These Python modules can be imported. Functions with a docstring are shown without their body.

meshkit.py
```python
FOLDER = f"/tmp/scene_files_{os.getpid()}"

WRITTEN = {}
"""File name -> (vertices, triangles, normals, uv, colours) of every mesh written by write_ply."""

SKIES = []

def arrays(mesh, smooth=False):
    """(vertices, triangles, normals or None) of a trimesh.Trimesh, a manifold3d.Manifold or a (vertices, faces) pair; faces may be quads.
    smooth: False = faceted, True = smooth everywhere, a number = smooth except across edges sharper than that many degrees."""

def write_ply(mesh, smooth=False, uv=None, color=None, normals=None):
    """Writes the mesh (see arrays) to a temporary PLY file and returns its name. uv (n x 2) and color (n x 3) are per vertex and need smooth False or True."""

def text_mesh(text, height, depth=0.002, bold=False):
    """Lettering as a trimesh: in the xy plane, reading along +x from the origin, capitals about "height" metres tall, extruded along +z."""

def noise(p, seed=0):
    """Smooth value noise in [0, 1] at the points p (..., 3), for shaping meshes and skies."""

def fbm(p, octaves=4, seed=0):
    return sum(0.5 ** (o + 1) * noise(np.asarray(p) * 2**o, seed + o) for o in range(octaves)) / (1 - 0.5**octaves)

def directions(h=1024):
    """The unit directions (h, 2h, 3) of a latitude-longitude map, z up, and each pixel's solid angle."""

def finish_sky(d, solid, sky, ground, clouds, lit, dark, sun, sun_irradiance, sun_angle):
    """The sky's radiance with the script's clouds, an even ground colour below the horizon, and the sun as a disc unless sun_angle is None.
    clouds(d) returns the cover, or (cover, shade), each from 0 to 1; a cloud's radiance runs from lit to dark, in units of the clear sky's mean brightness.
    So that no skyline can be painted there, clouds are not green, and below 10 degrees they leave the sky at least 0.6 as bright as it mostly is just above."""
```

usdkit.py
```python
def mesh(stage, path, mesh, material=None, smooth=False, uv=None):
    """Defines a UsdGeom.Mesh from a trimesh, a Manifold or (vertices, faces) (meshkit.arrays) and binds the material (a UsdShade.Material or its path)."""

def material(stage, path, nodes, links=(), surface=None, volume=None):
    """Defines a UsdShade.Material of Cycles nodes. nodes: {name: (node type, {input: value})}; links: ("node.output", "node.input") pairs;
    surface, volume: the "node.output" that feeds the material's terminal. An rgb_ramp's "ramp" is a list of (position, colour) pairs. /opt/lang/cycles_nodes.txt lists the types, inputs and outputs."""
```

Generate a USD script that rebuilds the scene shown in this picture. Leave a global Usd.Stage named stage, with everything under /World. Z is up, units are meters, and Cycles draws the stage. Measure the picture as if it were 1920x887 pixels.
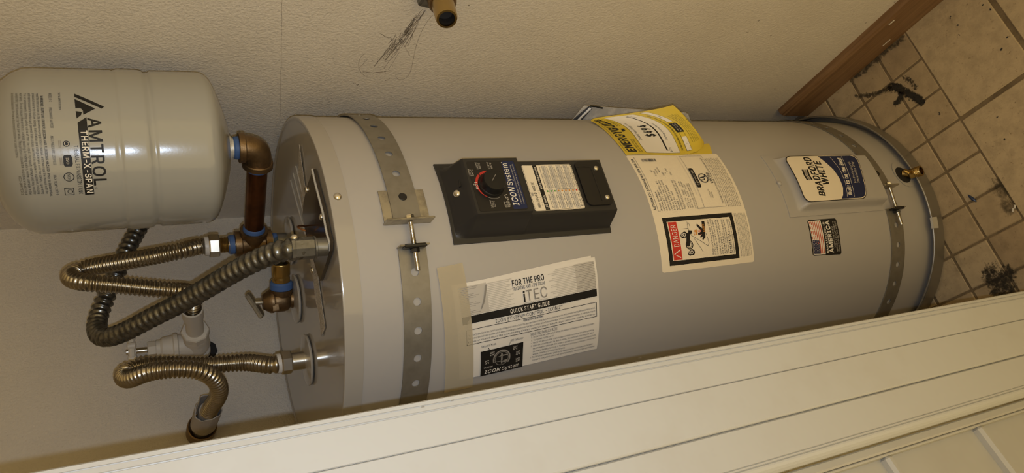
import math, random, re, numpy as np, trimesh, usdkit, meshkit
from pxr import Usd, UsdGeom, UsdLux, Gf, Sdf, UsdShade
from shapely.geometry import Polygon, LineString
from shapely.ops import unary_union
rng = np.random.default_rng(7)
V = lambda *a: np.array(a, float)
stage = Usd.Stage.CreateInMemory()
UsdGeom.SetStageUpAxis(stage, UsdGeom.Tokens.z); UsdGeom.SetStageMetersPerUnit(stage, 1.0)
UsdGeom.Xform.Define(stage, '/World'); UsdGeom.Scope.Define(stage, '/World/Looks')

# ------------------------------------------------------------------ camera, light, exposure
EYE = V(-.46832, -1.0955, 1.47308)
YAW, PITCH, ROLL = .45634, .47631, -.07477
FW = V(math.sin(YAW)*math.cos(PITCH), math.cos(YAW)*math.cos(PITCH), -math.sin(PITCH))
R0 = V(math.cos(YAW), -math.sin(YAW), 0); U0 = np.cross(R0, FW)
RT = math.cos(ROLL)*R0 + math.sin(ROLL)*U0
UP = -math.sin(ROLL)*R0 + math.cos(ROLL)*U0
def mat4(x, y, z, o):
    return Gf.Matrix4d(*[float(a) for r, w in ((x, 0), (y, 0), (z, 0), (o, 1)) for a in (*r, w)])
cam = UsdGeom.Camera.Define(stage, '/World/camera')          # the phone is held on its side: the picture's left is up
cam.AddTransformOp().Set(mat4(-UP, RT, -FW, EYE))
cam.CreateHorizontalApertureAttr(36.0); cam.CreateVerticalApertureAttr(36.0*887/1920)
cam.CreateFocalLengthAttr(36.0*1330.06/1920); cam.CreateClippingRangeAttr(Gf.Vec2f(.01, 50))
cam.CreateExposureAttr(0.0)
flash = UsdLux.DiskLight.Define(stage, '/World/phone_flash')  # the phone's own lamp, a thumb's width from its lens
flash.AddTransformOp().Set(mat4(-UP, RT, -FW, EYE - .021*RT - .003*UP + .002*FW))
flash.CreateRadiusAttr(.0045); flash.CreateIntensityAttr(20000.0); flash.CreateColorAttr(Gf.Vec3f(.56, .69, .90))
dome = UsdLux.DomeLight.Define(stage, '/World/unseen_room_glow')     # even warm dome for the unseen room lighting, warms the flash shadows
dome.CreateIntensityAttr(.342); dome.CreateColorAttr(Gf.Vec3f(1.0, .745, .33))

# ------------------------------------------------------------------ materials
MATS = {}
def mat(name, col, rough=.5, metal=0., spec=.5, coat=0., bump=None, mott=None, alpha=1., extra=None):
    """col linear rgb; bump=(scale, strength, distance, detail); mott=(scale, col2, low, high)."""
    if name in MATS: return MATS[name]
    n = {'p': ('principled_bsdf', dict(base_color=col, roughness=rough, metallic=metal, specular_ior_level=spec, coat_weight=coat, coat_roughness=.06, alpha=alpha)),
         'g': ('geometry', {})}
    l = []
    if mott:
        n['n'] = ('noise_texture', dict(scale=mott[0], detail=5., roughness=.6))
        n['m'] = ('map_range', dict(from_min=mott[2], from_max=mott[3], to_min=0., to_max=1., clamp=True))
        n['x'] = ('mix', dict(color1=col, color2=mott[1]))
        l += [('g.position', 'n.vector'), ('n.fac', 'm.value'), ('m.result', 'x.fac'), ('x.color', 'p.base_color')]
    if bump:
        n['bn'] = ('noise_texture', dict(scale=bump[0], detail=bump[3] if len(bump) > 3 else 2., roughness=.55))
        n['b'] = ('bump', dict(strength=bump[1], distance=bump[2]))
        l += [('g.position', 'bn.vector'), ('bn.fac', 'b.height'), ('b.normal', 'p.normal')]
    if extra: extra(n, l)
    MATS[name] = usdkit.material(stage, '/World/Looks/'+name, n, l, surface='p.BSDF')
    return MATS[name]
WALL = (.64, .575, .475)
mat('wall_paint', WALL, .62, bump=(260., .65, .003, 3.), mott=(9., (.605, .54, .44), .35, .7))
mat('heater_enamel', (.405, .375, .335), .38, spec=.45, bump=(420., .06, .001))
mat('cap_enamel', (.36, .325, .27), .16, spec=.55, coat=.5)
mat('tank_enamel', (.335, .325, .285), .20, spec=.5, coat=.4, bump=(260., .05, .001))
mat('trim_paint', (.505, .50, .47), .42, spec=.4, bump=(60., .12, .002), mott=(14., (.48, .465, .425), .5, .8))
mat('door_paint', (.44, .425, .38), .45, spec=.4, mott=(12., (.41, .39, .345), .45, .8))
mat('black_plastic', (.022, .020, .018), .42, spec=.45, bump=(900., .12, .0005))
mat('gloss_black', (.009, .008, .008), .3, spec=.5)
mat('knob_plastic', (.006, .006, .006), .38, spec=.45)
mat('steel', (.62, .58, .50), .28, 1.0)
mat('screw_steel', (.72, .68, .60), .22, 1.0)
mat('galvanized', (.42, .375, .285), .42, .8, bump=(300., .15, .0005), mott=(70., (.26, .235, .19), .45, .7))
mat('light_metal', (.60, .57, .50), .38, .35)
mat('strap_steel', (.27, .245, .195), .46, .55, bump=(500., .1, .0005), mott=(50., (.22, .195, .15), .4, .75))
mat('pan_metal', (.33, .31, .27), .42, .8, bump=(120., .12, .001))
mat('flex_steel', (.43, .385, .31), .24, 1.0, bump=(240., .1, .0006))
mat('conduit_steel', (.20, .19, .165), .26, .85, mott=(120., (.09, .085, .072), .4, .65))
mat('conduit_dark', (.035, .034, .033), .38, .6)
mat('zinc_cast', (.24, .235, .22), .38, .9, mott=(90., (.17, .165, .15), .45, .7))
mat('brass', (.47, .33, .125), .24, 1.0)
mat('bronze', (.225, .145, .072), .42, .9, bump=(420., .3, .0008, 4.), mott=(60., (.15, .095, .045), .4, .7))
mat('copper_dark', (.20, .085, .038), .30, .95, mott=(30., (.11, .05, .026), .35, .65))
mat('blue_tape', (.055, .115, .27), .5, spec=.4)
mat('white_plastic', (.62, .58, .52), .4)
mat('painted_valve', (.62, .565, .475), .55, bump=(160., .35, .0015, 3.))
mat('grey_tube', (.40, .36, .31), .7, bump=(260., .6, .002, 3.))
mat('hole_dark', (.012, .010, .009), .8)
mat('paper', (.76, .70, .60), .65, spec=.25)
mat('paper_cream', (.78, .68, .51), .5, spec=.3)
mat('yellow_paper', (.64, .475, .05), .5, spec=.3)
mat('navy_print', (.010, .018, .065), .3, spec=.4)
mat('black_print', (.012, .011, .010), .5, spec=.3)
mat('grey_print', (.26, .235, .20), .55, spec=.3)
mat('light_grey_print', (.55, .50, .42), .55, spec=.3)
mat('white_print', (.78, .72, .62), .45, spec=.3)
mat('red_print', (.55, .040, .025), .45, spec=.3)
mat('orange_print', (.60, .25, .04), .5, spec=.3)
mat('green_print', (.10, .30, .06), .5, spec=.3)
mat('flag_red', (.50, .10, .055), .5, spec=.3)
mat('masking_tape', (.62, .53, .36), .7, spec=.2, bump=(330., .4, .0008, 3.), alpha=.5)
mat('clear_film', (.66, .58, .46), .45, spec=.5, bump=(400., 1., .003, 3.), mott=(420., (.40, .34, .26), .42, .6), alpha=.88)
mat('cover_dark_reflection', (.085, .066, .045), .16, .6, coat=.3)  # the cover plate's dark reflection is put into this base colour
mat('debris_dark', (.03, .027, .022), .8, bump=(300., .6, .002))
mat('blue_plastic', (.012, .025, .07), .35)
mat('scuff', (.14, .11, .08), .9, spec=.1, alpha=.30)
mat('scuff_faint', (.17, .135, .10), .9, spec=.1, alpha=.20)
mat('plaster_white', (.66, .60, .50), .8)
mat('grout', (.205, .150, .085), .85, spec=.15, bump=(300., .5, .002), mott=(24., (.13, .095, .055), .4, .7))
mat('grout_grey', (.20, .165, .11), .85, spec=.15, bump=(300., .5, .002), mott=(30., (.15, .12, .075), .4, .7))
mat('bag_film', (.46, .44, .41), .16, spec=.5, coat=.4, mott=(55., (.60, .57, .52), .45, .6))
mat('copper_wire', (.55, .26, .12), .3, 1.0)
def decal(name, col, scale, spots, top=1., lo=.70, hi=.98, k=.36):
    """Dirt with a ragged edge: noise added to a falloff around the spots (x, y, radius)."""
    n = {'g': ('geometry', {}), 'n': ('noise_texture', dict(scale=scale, detail=6., roughness=.72)), 'p': ('principled_bsdf', dict(base_color=col, roughness=.85, specular_ior_level=.2)),
         'k': ('math', dict(math_type='multiply_add', value2=k)), 'm': ('map_range', dict(from_min=lo, from_max=hi, to_max=top, clamp=True))}
    l = [('g.position', 'n.vector'), ('n.fac', 'k.value3'), ('k.value', 'm.value'), ('m.result', 'p.alpha')]; last = None
    for i, (x, y, r) in enumerate(spots):
        n['d%d' % i] = ('vector_math', dict(math_type='distance', vector2=(x, y, 0.))); n['f%d' % i] = ('map_range', dict(from_min=r, from_max=r*.25, clamp=True)); l += [('g.position', 'd%d.vector1' % i), ('d%d.value' % i, 'f%d.value' % i)]
        if last: n['x%d' % i] = ('math', dict(math_type='maximum')); l += [(last, 'x%d.value1' % i), ('f%d.result' % i, 'x%d.value2' % i)]; last = 'x%d.value' % i
        else: last = 'f%d.result' % i
    MATS[name] = usdkit.material(stage, '/World/Looks/'+name, n, l+[(last, 'k.value1')], surface='p.BSDF')
for i, c in enumerate([(.46, .355, .215), (.43, .325, .195), (.40, .30, .175), (.355, .26, .15)]):
    def speck(n, l, i=i):
        n['s'] = ('noise_texture', dict(scale=150., detail=3., roughness=.7)); n['sm'] = ('map_range', dict(from_min=.62, from_max=.74, clamp=True)); n['sx'] = ('mix', dict(color2=(.20, .145, .075)))
        n['t'] = ('noise_texture', dict(scale=13.+i, detail=4., roughness=.65)); n['tm'] = ('map_range', dict(from_min=.60, from_max=.78, to_max=.6, clamp=True)); n['tx'] = ('mix', dict(color2=(.17, .125, .07)))
        l.remove(('x.color', 'p.base_color'))
        l += [('g.position', 's.vector'), ('s.fac', 'sm.value'), ('sm.result', 'sx.fac'), ('x.color', 'sx.color1'), ('g.position', 't.vector'), ('t.fac', 'tm.value'), ('tm.result', 'tx.fac'), ('sx.color', 'tx.color1'), ('tx.color', 'p.base_color')]
    mat('tile_%d' % i, c, .62, spec=.3, bump=(220., .35, .0015, 4.), mott=(34., tuple(.8*a for a in c), .42, .68), extra=speck)
def wood_nodes():
    n = {'g': ('geometry', {}), 'mp': ('mapping', dict(scale=(60., 2.2, 60.))), 'n': ('noise_texture', dict(scale=2.2, detail=6., roughness=.65, distortion=.6)),
         'r': ('rgb_ramp', {'ramp': [(.25, (.115, .060, .026)), (.5, (.19, .103, .046)), (.75, (.26, .152, .072))]}), 'p': ('principled_bsdf', dict(roughness=.42, specular_ior_level=.4)), 'b': ('bump', dict(strength=.15, distance=.001))}
    MATS['oak_stain'] = usdkit.material(stage, '/World/Looks/oak_stain', n, [('g.position', 'mp.vector'), ('mp.vector', 'n.vector'), ('n.fac', 'r.fac'), ('r.color', 'p.base_color'), ('n.fac', 'b.height'), ('b.normal', 'p.normal')], surface='p.BSDF')
wood_nodes()

# ------------------------------------------------------------------ scene helpers
USED = {}
def numbered(path):
    k = USED.get(path, 0); USED[path] = k+1
    return path if k == 0 else '%s_%03d' % (path, k)
def meta(prim, **kw):
    for k, v in kw.items():
        if v: prim.SetCustomDataByKey(k, v)
class Node:
    def __init__(self, path, loc): self.path, self.loc = path, loc
def thing(name, label=None, category=None, loc=(0, 0, 0), group=None, kind=None):
    p = numbered('/World/'+name); x = UsdGeom.Xform.Define(stage, p); x.AddTranslateOp().Set(Gf.Vec3d(*[float(a) for a in loc]))
    meta(x.GetPrim(), label=label, category=category, group=group, kind=kind)
    return Node(p, np.array(loc, float))
def cat(*ms):
    ms = [m for m in ms if m is not None]
    return trimesh.util.concatenate(ms) if len(ms) > 1 else ms[0]
def part(name, m, material, parent, label=None, smooth=35, kind=None):
    p = numbered(parent.path+'/'+name); m = m.copy(); m.apply_translation(-parent.loc)
    g = usdkit.mesh(stage, p, m, MATS[material], smooth=smooth); meta(g.GetPrim(), label=label, kind=kind)
    return Node(p, parent.loc)
def solo(name, m, material, label=None, category=None, group=None, kind=None, smooth=35):
    p = numbered('/World/'+name); g = usdkit.mesh(stage, p, m, MATS[material], smooth=smooth)
    meta(g.GetPrim(), label=label, category=category, group=group, kind=kind); return Node(p, V(0, 0, 0))

# ------------------------------------------------------------------ mesh helpers
unit = lambda a: np.asarray(a, float)/np.linalg.norm(a)
def basis(d):
    d = unit(d); h = V(0, 0, 1) if abs(d[2]) < .9 else V(1, 0, 0)
    x = unit(np.cross(h, d)); return x, np.cross(d, x), d
def box(c, s, bev=.0, axes=None):
    hs = np.array(s, float)/2; b = min(bev, *(hs*.9)); pts = []
    for sx in (-1, 1):
        for sy in (-1, 1):
            for sz in (-1, 1):
                sg = V(sx, sy, sz)
                if b <= 0: pts.append(sg*hs); continue
                for k in range(3):
                    q = sg*(hs-b); q[k] = sg[k]*hs[k]; pts.append(q)
    m = trimesh.convex.convex_hull(np.array(pts))
    if axes is not None: m.vertices = m.vertices @ np.array([unit(a) for a in axes])
    m.apply_translation(c); return m
def rev(prof, o, axis=(0, 0, 1), n=48, ribs=None):
    x, y, d = basis(axis); a = np.linspace(0, 2*np.pi, n, endpoint=False); prof = np.array(prof, float)
    ring = np.cos(a)[:, None]*x + np.sin(a)[:, None]*y
    vs = np.concatenate([np.asarray(o) + h*d + r*ring for r, h in prof]); fs = []
    for i in range(len(prof)-1):
        for j in range(n):
            k = (j+1) % n; p, q, r_, s = i*n+j, i*n+k, (i+1)*n+k, (i+1)*n+j
            if prof[i][0] > 1e-9: fs.append((p, q, r_))
            if prof[i+1][0] > 1e-9: fs.append((p, r_, s))
    m = trimesh.Trimesh(vs, fs, process=False); m.merge_vertices(); return m
def cylm(o, p, r, n=32, bev=.0008):
    o, p = np.asarray(o, float), np.asarray(p, float); L = np.linalg.norm(p-o)
    return rev([(0, 0), (r-bev, 0), (r, bev), (r, L-bev), (r-bev, L), (0, L)], o, p-o, n)
def hexnut(o, axis, rad, L, n=6, twist=0.):
    x, y, d = basis(axis); pts = []
    for k in range(n):
        t = twist+2*np.pi*k/n; e = np.cos(t)*x+np.sin(t)*y
        for h, f in ((0, .93), (L*.12, 1), (L*.88, 1), (L, .93)): pts.append(np.asarray(o)+h*d+rad*f*e)
    return trimesh.convex.convex_hull(np.array(pts))
def thread(o, axis, r, L, pitch=.0021, n=32, hole=None):
    pr = [(0 if hole is None else hole, 0)]; h = 0
    while h < L-pitch*.5:
        pr += [(r-.0007, h), (r, h+pitch*.5)]; h += pitch
    pr += [(r-.0007, L)]
    pr += [(0, L)] if hole is None else [(hole, L), (hole*.97, L-.025), (0, L-.025)]
    return rev(pr, o, axis, n)
def spline(pts, n=200):
    from scipy.interpolate import CubicSpline
    p = np.array(pts, float); t = np.r_[0, np.cumsum(np.sqrt(np.linalg.norm(np.diff(p, axis=0), axis=1)))]
    cs = CubicSpline(t, p); q = cs(np.linspace(0, t[-1], 4000)); s = np.r_[0, np.cumsum(np.linalg.norm(np.diff(q, axis=0), axis=1))]
    u = np.linspace(0, s[-1], n); return np.stack([np.interp(u, s, q[:, k]) for k in range(3)], 1), s[-1]
def sweep(path, rad, n=20, caps=True):
    path = np.asarray(path, float); T = np.gradient(path, axis=0); T /= np.linalg.norm(T, axis=1)[:, None]
    x, y, _ = basis(T[0]); rad = np.broadcast_to(rad, len(path)); vs = []; a = np.linspace(0, 2*np.pi, n, endpoint=False)
    for i in range(len(path)):
        x = unit(x - (x@T[i])*T[i]); y = np.cross(T[i], x)
        vs.append(path[i] + rad[i]*(np.cos(a)[:, None]*x+np.sin(a)[:, None]*y))
    vs = np.concatenate(vs); fs = []; m = len(path); j = np.arange(n); k = (j+1) % n
    for i in range(m-1):
        fs.append(np.c_[i*n+j, i*n+k, (i+1)*n+k]); fs.append(np.c_[i*n+j, (i+1)*n+k, (i+1)*n+j])
    if caps:
        vs = np.vstack([vs, path[0], path[-1]]); fs.append(np.c_[k, j, np.full(n, m*n)]); fs.append(np.c_[(m-1)*n+j, (m-1)*n+k, np.full(n, m*n+1)])
    return trimesh.Trimesh(vs, np.vstack(fs), process=False)
def corrugated(pts, r, amp, pitch, n=22, sharp=1.):
    _, L = spline(pts, 50); k = int(L/pitch); path, L = spline(pts, k*8+1)
    ph = np.linspace(0, k*2*np.pi, len(path)); w = .5+.5*np.cos(ph)
    return sweep(path, r-amp+amp*w**sharp, n)
def prism(poly, z0, z1):
    p = poly if isinstance(poly, Polygon) else Polygon(poly)
    m = trimesh.creation.extrude_polygon(p, z1-z0, engine='earcut'); m.apply_translation((0, 0, z0)); return m
def grid(f, us, vs):
    P = np.array([[f(u, v) for u in us] for v in vs]); nu, nv = len(us), len(vs)
    i, j = np.meshgrid(np.arange(nu-1), np.arange(nv-1)); a = (j*nu+i).ravel()
    return trimesh.Trimesh(P.reshape(-1, 3), np.vstack([np.c_[a, a+1, a+nu+1], np.c_[a, a+nu+1, a+nu]]), process=False)
def cp(phi, z, r): t = math.radians(phi); return V(r*math.cos(t), r*math.sin(t), z)
def slab(f, us, vs, th):
    """A sheet f(u, v, off) of thickness th with closed edges."""
    a = grid(lambda u, v: f(u, v, th), us, vs); b = grid(lambda u, v: f(u, v, 0), us, vs); b.invert()
    es = []
    for line in ([(u, vs[0]) for u in us], [(us[-1], v) for v in vs], [(u, vs[-1]) for u in us[::-1]], [(us[0], v) for v in vs[::-1]]):
        for (p, q), (r, s) in zip(line[:-1], line[1:]):
            es.append(trimesh.Trimesh([f(p, q, 0), f(r, s, 0), f(r, s, th), f(p, q, th)], [(0, 1, 2), (0, 2, 3)], process=False))
    return cat(a, b, *es)
lin = lambda a, b, n: list(np.linspace(a, b, n))

# ------------------------------------------------------------------ printing on surfaces
GL = {}
def glyph(c, bold):
    if (c, bold) not in GL:
        m = meshkit.text_mesh(c, 1.0, .1, bold); top = m.face_normals[:, 2] > .5; f = m.faces[top]
        ids, inv = np.unique(f.ravel(), return_inverse=True); GL[c, bold] = (m.vertices[ids][:, :2], inv.reshape(-1, 3))
    return GL[c, bold]
class Print:
    """A flat print in millimetres (x along the reading direction, y up) laid on a surface by place(x, y, lift)."""
    def __init__(s, place, ycell=0): s.place, s.items, s.k, s.yc = place, {}, 0, ycell
    def add(s, v, f, col, tri=False):
        s.k += 1; lift = (.00022 if not s.yc else .00030)+.000012*min(s.k, 90); s.items.setdefault(col, []).append((np.asarray(v, float), np.asarray(f), lift))
    def poly(s, pts, col, cell=9.):
        P = Polygon(pts).buffer(0)
        for g in getattr(P, 'geoms', [P]):
            if g.is_empty: continue
            x0, y0, x1, y1 = g.bounds; nx = max(1, int((x1-x0)/cell))
            ny = max(1, int((y1-y0)/s.yc)) if s.yc else 1
            for i in range(nx*ny):
                a, b = x0+(x1-x0)*(i % nx)/nx, y0+(y1-y0)*(i//nx)/ny
                h = g.intersection(Polygon([(a, b), (a+(x1-x0)/nx, b), (a+(x1-x0)/nx, b+(y1-y0)/ny), (a, b+(y1-y0)/ny)]))
                for q in getattr(h, 'geoms', [h]):
                    if q.geom_type == 'Polygon' and q.area > 1e-6:
                        v, f = trimesh.creation.triangulate_polygon(q, engine='earcut'); s.add(v, f, col)
                        s.k -= 1
        s.k += 1
    def rect(s, x0, y0, x1, y1, col, cell=9.): s.poly([(x0, y0), (x1, y0), (x1, y1), (x0, y1)], col, cell)
    def frame(s, x0, y0, x1, y1, t, col):
        s.rect(x0, y0, x1, y0+t, col); s.rect(x0, y1-t, x1, y1, col); s.rect(x0, y0+t, x0+t, y1-t, col); s.rect(x1-t, y0+t, x1, y1-t, col)
    def line(s, pts, t, col): s.poly(LineString(pts).buffer(t/2, cap_style=2, quad_segs=3).exterior.coords, col)
    def ring(s, x, y, r, t, col, a0=0, a1=360, n=40):
        a = np.radians(np.linspace(a0, a1, n)); o = [(x+(r+t/2)*math.cos(b), y+(r+t/2)*math.sin(b)) for b in a]; i = [(x+(r-t/2)*math.cos(b), y+(r-t/2)*math.sin(b)) for b in a]
        v = np.array(o+i); f = [(k, k+1, n+k+1) for k in range(n-1)]+[(k, n+k+1, n+k) for k in range(n-1)]
        s.add(v, [q[::-1] for q in f], col)
    def disc(s, x, y, r, col, n=24): s.poly([(x+r*math.cos(b), y+r*math.sin(b)) for b in np.linspace(0, 2*np.pi, n, endpoint=False)], col)
    def heavy(s, t, x, y, h, col, **kw):
        for dx, dy in ((0, 0), (.045, 0), (.045, .04), (0, .04)): s.text(t, x+dx*h, y+dy*h, h, col, bold=True, **kw)
    def text(s, t, x, y, h, col, w=None, bold=False, ital=0., anchor='l', sx=1.):
        vs, fs, cx, n = [], [], 0., 0
        for c in t:
            if c == ' ': cx += .36; continue
            v, f = glyph(c, bold); vs.append(v+[cx, 0]); fs.append(f+n); n += len(v); cx += v[:, 0].max()+.13
        if not vs: return
        v = np.vstack(vs); v[:, 0] += ital*v[:, 1]; L = v[:, 0].max(); k = (w/L if w else h*sx)
        v = v*[k, h]; W = L*k; v[:, 0] -= {'l': 0, 'c': W/2, 'r': W}[anchor]
        s.add(v+[x, y], np.vstack(fs), col)
    def lines(s, txt, x, y, h, col, step, w=None, **kw):
        for i, t in enumerate(txt.split('|')): s.text(t, x, y-i*step, h, col, w=None if w is None else w*(1 if i < txt.count('|') else min(1, .5+.02*len(t))), **kw)
    def emit(s, parent):
        for col, its in s.items.items():
            vs, fs, n = [], [], 0
            for v, f, lift in its:
                p = np.array([s.place(a, b, lift) for a, b in v]); vs.append(p); fs.append(f+n); n += len(v)
            m = trimesh.Trimesh(np.vstack(vs), np.vstack(fs), process=False); q = m.triangles.mean(1); c = m.face_normals
            out = np.array([s.place(0, 0, .01)-s.place(0, 0, 0)])
            part({'black_print': 'black_lettering', 'white_print': 'white_lettering', 'navy_print': 'navy_printing', 'grey_print': 'grey_lettering', 'light_grey_print': 'pale_grey_printing', 'red_print': 'red_printing',
                  'flag_red': 'red_stripes', 'orange_print': 'orange_printing', 'green_print': 'green_printing', 'paper': 'white_panel', 'paper_cream': 'cream_panel', 'yellow_paper': 'yellow_printing'}[col], m, col, parent, smooth=False, kind='stuff')
def cylplace(W, H, bl, br, tr, tl, R, c=(0, 0)):
    bl, br, tr, tl = [np.array(a, float) for a in (bl, br, tr, tl)]
    def f(x, y, lift):
        a, b = x/W, y/H; q = (bl*(1-a)+br*a)*(1-b)+(tl*(1-a)+tr*a)*b
        return cp(q[0], q[1], R+lift) + V(c[0], c[1], 0)
    return f
def sheet(place, W, H, r=0., th=.00018, cell=7.):
    us, vs = lin(0, W, max(2, int(W/cell)+1)), lin(0, H, max(2, int(H/cell)+1))
    if r:
        k = [r*(1-math.cos(t)) for t in np.linspace(0, math.pi/2, 6)]
        us = sorted(set(k+[u for u in us if r < u < W-r]+[W-a for a in k])); vs = sorted(set(k+[v for v in vs if r < v < H-r]+[H-a for a in k]))
    def f(u, v, o):
        cx, cy = min(max(u, r), W-r), min(max(v, r), H-r); dx, dy = u-cx, v-cy
        if dx and dy:
            m_ = max(abs(dx), abs(dy)); L = math.hypot(dx, dy); u, v = cx+dx*m_/L, cy+dy*m_/L
        return place(u, v, o)
    return slab(f, us, vs, th)

ZR, R = 1.2546, .28
# ================================================================== THE SETTING
wr = thing('wall_right', 'beige painted plaster side wall with fine orange-peel texture', 'wall', kind='structure')
part('plaster', box((.3525, -.66, 1.2), (.10, 1.90, 2.44)), 'wall_paint', wr, smooth=False)
def ribbon(pts, w, x=.3023):
    P = LineString([(p[1], p[2]) for p in pts]).buffer(w/2, quad_segs=2)
    m = trimesh.creation.extrude_polygon(P, .0002, engine='earcut'); v = m.vertices.copy(); m.vertices = np.c_[x-v[:, 2]*1, v[:, 0], v[:, 1]]; return m
def jitter(a, b, n, s, r):
    t = np.linspace(0, 1, n)[:, None]; p = a*(1-t)+b*t; p[1:-1, 1:] += r.normal(0, s, (n-2, 2)); return p
r5 = np.random.default_rng(5); S0, S1 = V(0.3025, -0.3427, 1.0692), V(0.3025, -0.2071, 1.1043)
dark, faint, white = [], [], []
ax = S1-S0; nx = unit(np.cross(ax, V(1, 0, 0)))
for k in range(46):
    t0 = r5.uniform(0, .75); t1 = min(1.05, t0+r5.uniform(.1, .35)); o = r5.normal(0, .0045)*(1+.6*t0)
    dark.append(ribbon(jitter(S0+ax*t0+nx*o, S0+ax*t1+nx*(o+r5.normal(0, .002)), 6, .0006, r5), r5.uniform(.0004, .0011)))
for k in range(26):
    t0 = r5.uniform(.1, .7); o = r5.normal(0, .002); dark.append(ribbon(jitter(S0+ax*t0+nx*(o-.003), S0+ax*(t0+.03)+nx*(o+.004), 4, .0007, r5), .0006))
for a, b in ((V(0.3025, -0.2792, 1.1223),V(0.3025, -0.2665, 1.1009)), (V(0.3025, -0.2571, 1.0796),V(0.3025, -0.2339, 1.0632)), (V(0.3025, -0.2812, 1.1263),V(0.3025, -0.2622, 1.0927)), (V(0.3025, -0.1877, 1.1335),V(0.3025, -0.1886, 1.0970)), (V(0.3025, -0.2210, 1.1318),V(0.3025, -0.1966, 1.1426)), (V(0.3025, -0.1666, 1.0899),V(0.3025, -0.1755, 1.0826))):
    faint.append(ribbon(jitter(a, b, 7, .001, r5), .0008))
for path in ([V(0.3025, -0.3285, 1.0526),V(0.3025, -0.2898, 1.0599),V(0.3025, -0.2460, 1.0582),V(0.3025, -0.2065, 1.0528),V(0.3025, -0.1785, 1.0547),V(0.3025, -0.1722, 1.0646),V(0.3025, -0.1843, 1.0753)], [V(0.3025, -0.3359, 1.0689),V(0.3025, -0.3007, 1.0719),V(0.3025, -0.2576, 1.0734)], [V(0.3025, -0.1843, 1.0753),V(0.3025, -0.1890, 1.0671)], [V(0.3025, -0.1891, 1.1329),V(0.3025, -0.1875, 1.1153),V(0.3025, -0.1912, 1.0995)], [V(0.3025, -0.2333, 1.1389),V(0.3025, -0.2174, 1.1451),V(0.3025, -0.1940, 1.1403),V(0.3025, -0.1747, 1.1216)]):
    q, _ = spline(path, 40); faint.append(ribbon(q, .0008))
for k in range(40):
    a = S0+ax*r5.uniform(.2, 1.1)+nx*r5.normal(.0, .012); faint.append(ribbon(jitter(a, a+V(0, r5.normal(0, .004), r5.normal(0, .004)), 4, .0006, r5), .0006))
for q in (V(0.3025, -0.3563, 0.9989), V(0.3025, -0.3839, 0.4005), V(0.3025, -0.3488, 0.3350), V(0.3025, -0.4071, 0.1148), V(0.3025, -0.3517, 0.4015), V(0.3025, -0.1583, 1.1401), V(0.3025, -0.1558, 1.1341), V(0.3025, -0.1929, 1.0944), V(0.3025, -0.4679, 0.0981), V(0.3025, -0.1886, 0.1738)):
    dark.append(ribbon([q, q+V(0, .002, .001), q+V(0, .001, .003)], .0012))
part('scuff_mark', cat(*dark), 'scuff', wr, 'dark grey scribbled scuff under the brass pipe', smooth=False, kind='stuff')
part('faint_scratch', cat(*faint), 'scuff_faint', wr, 'thin curved scratches beside the scuff', smooth=False, kind='stuff')
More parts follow.
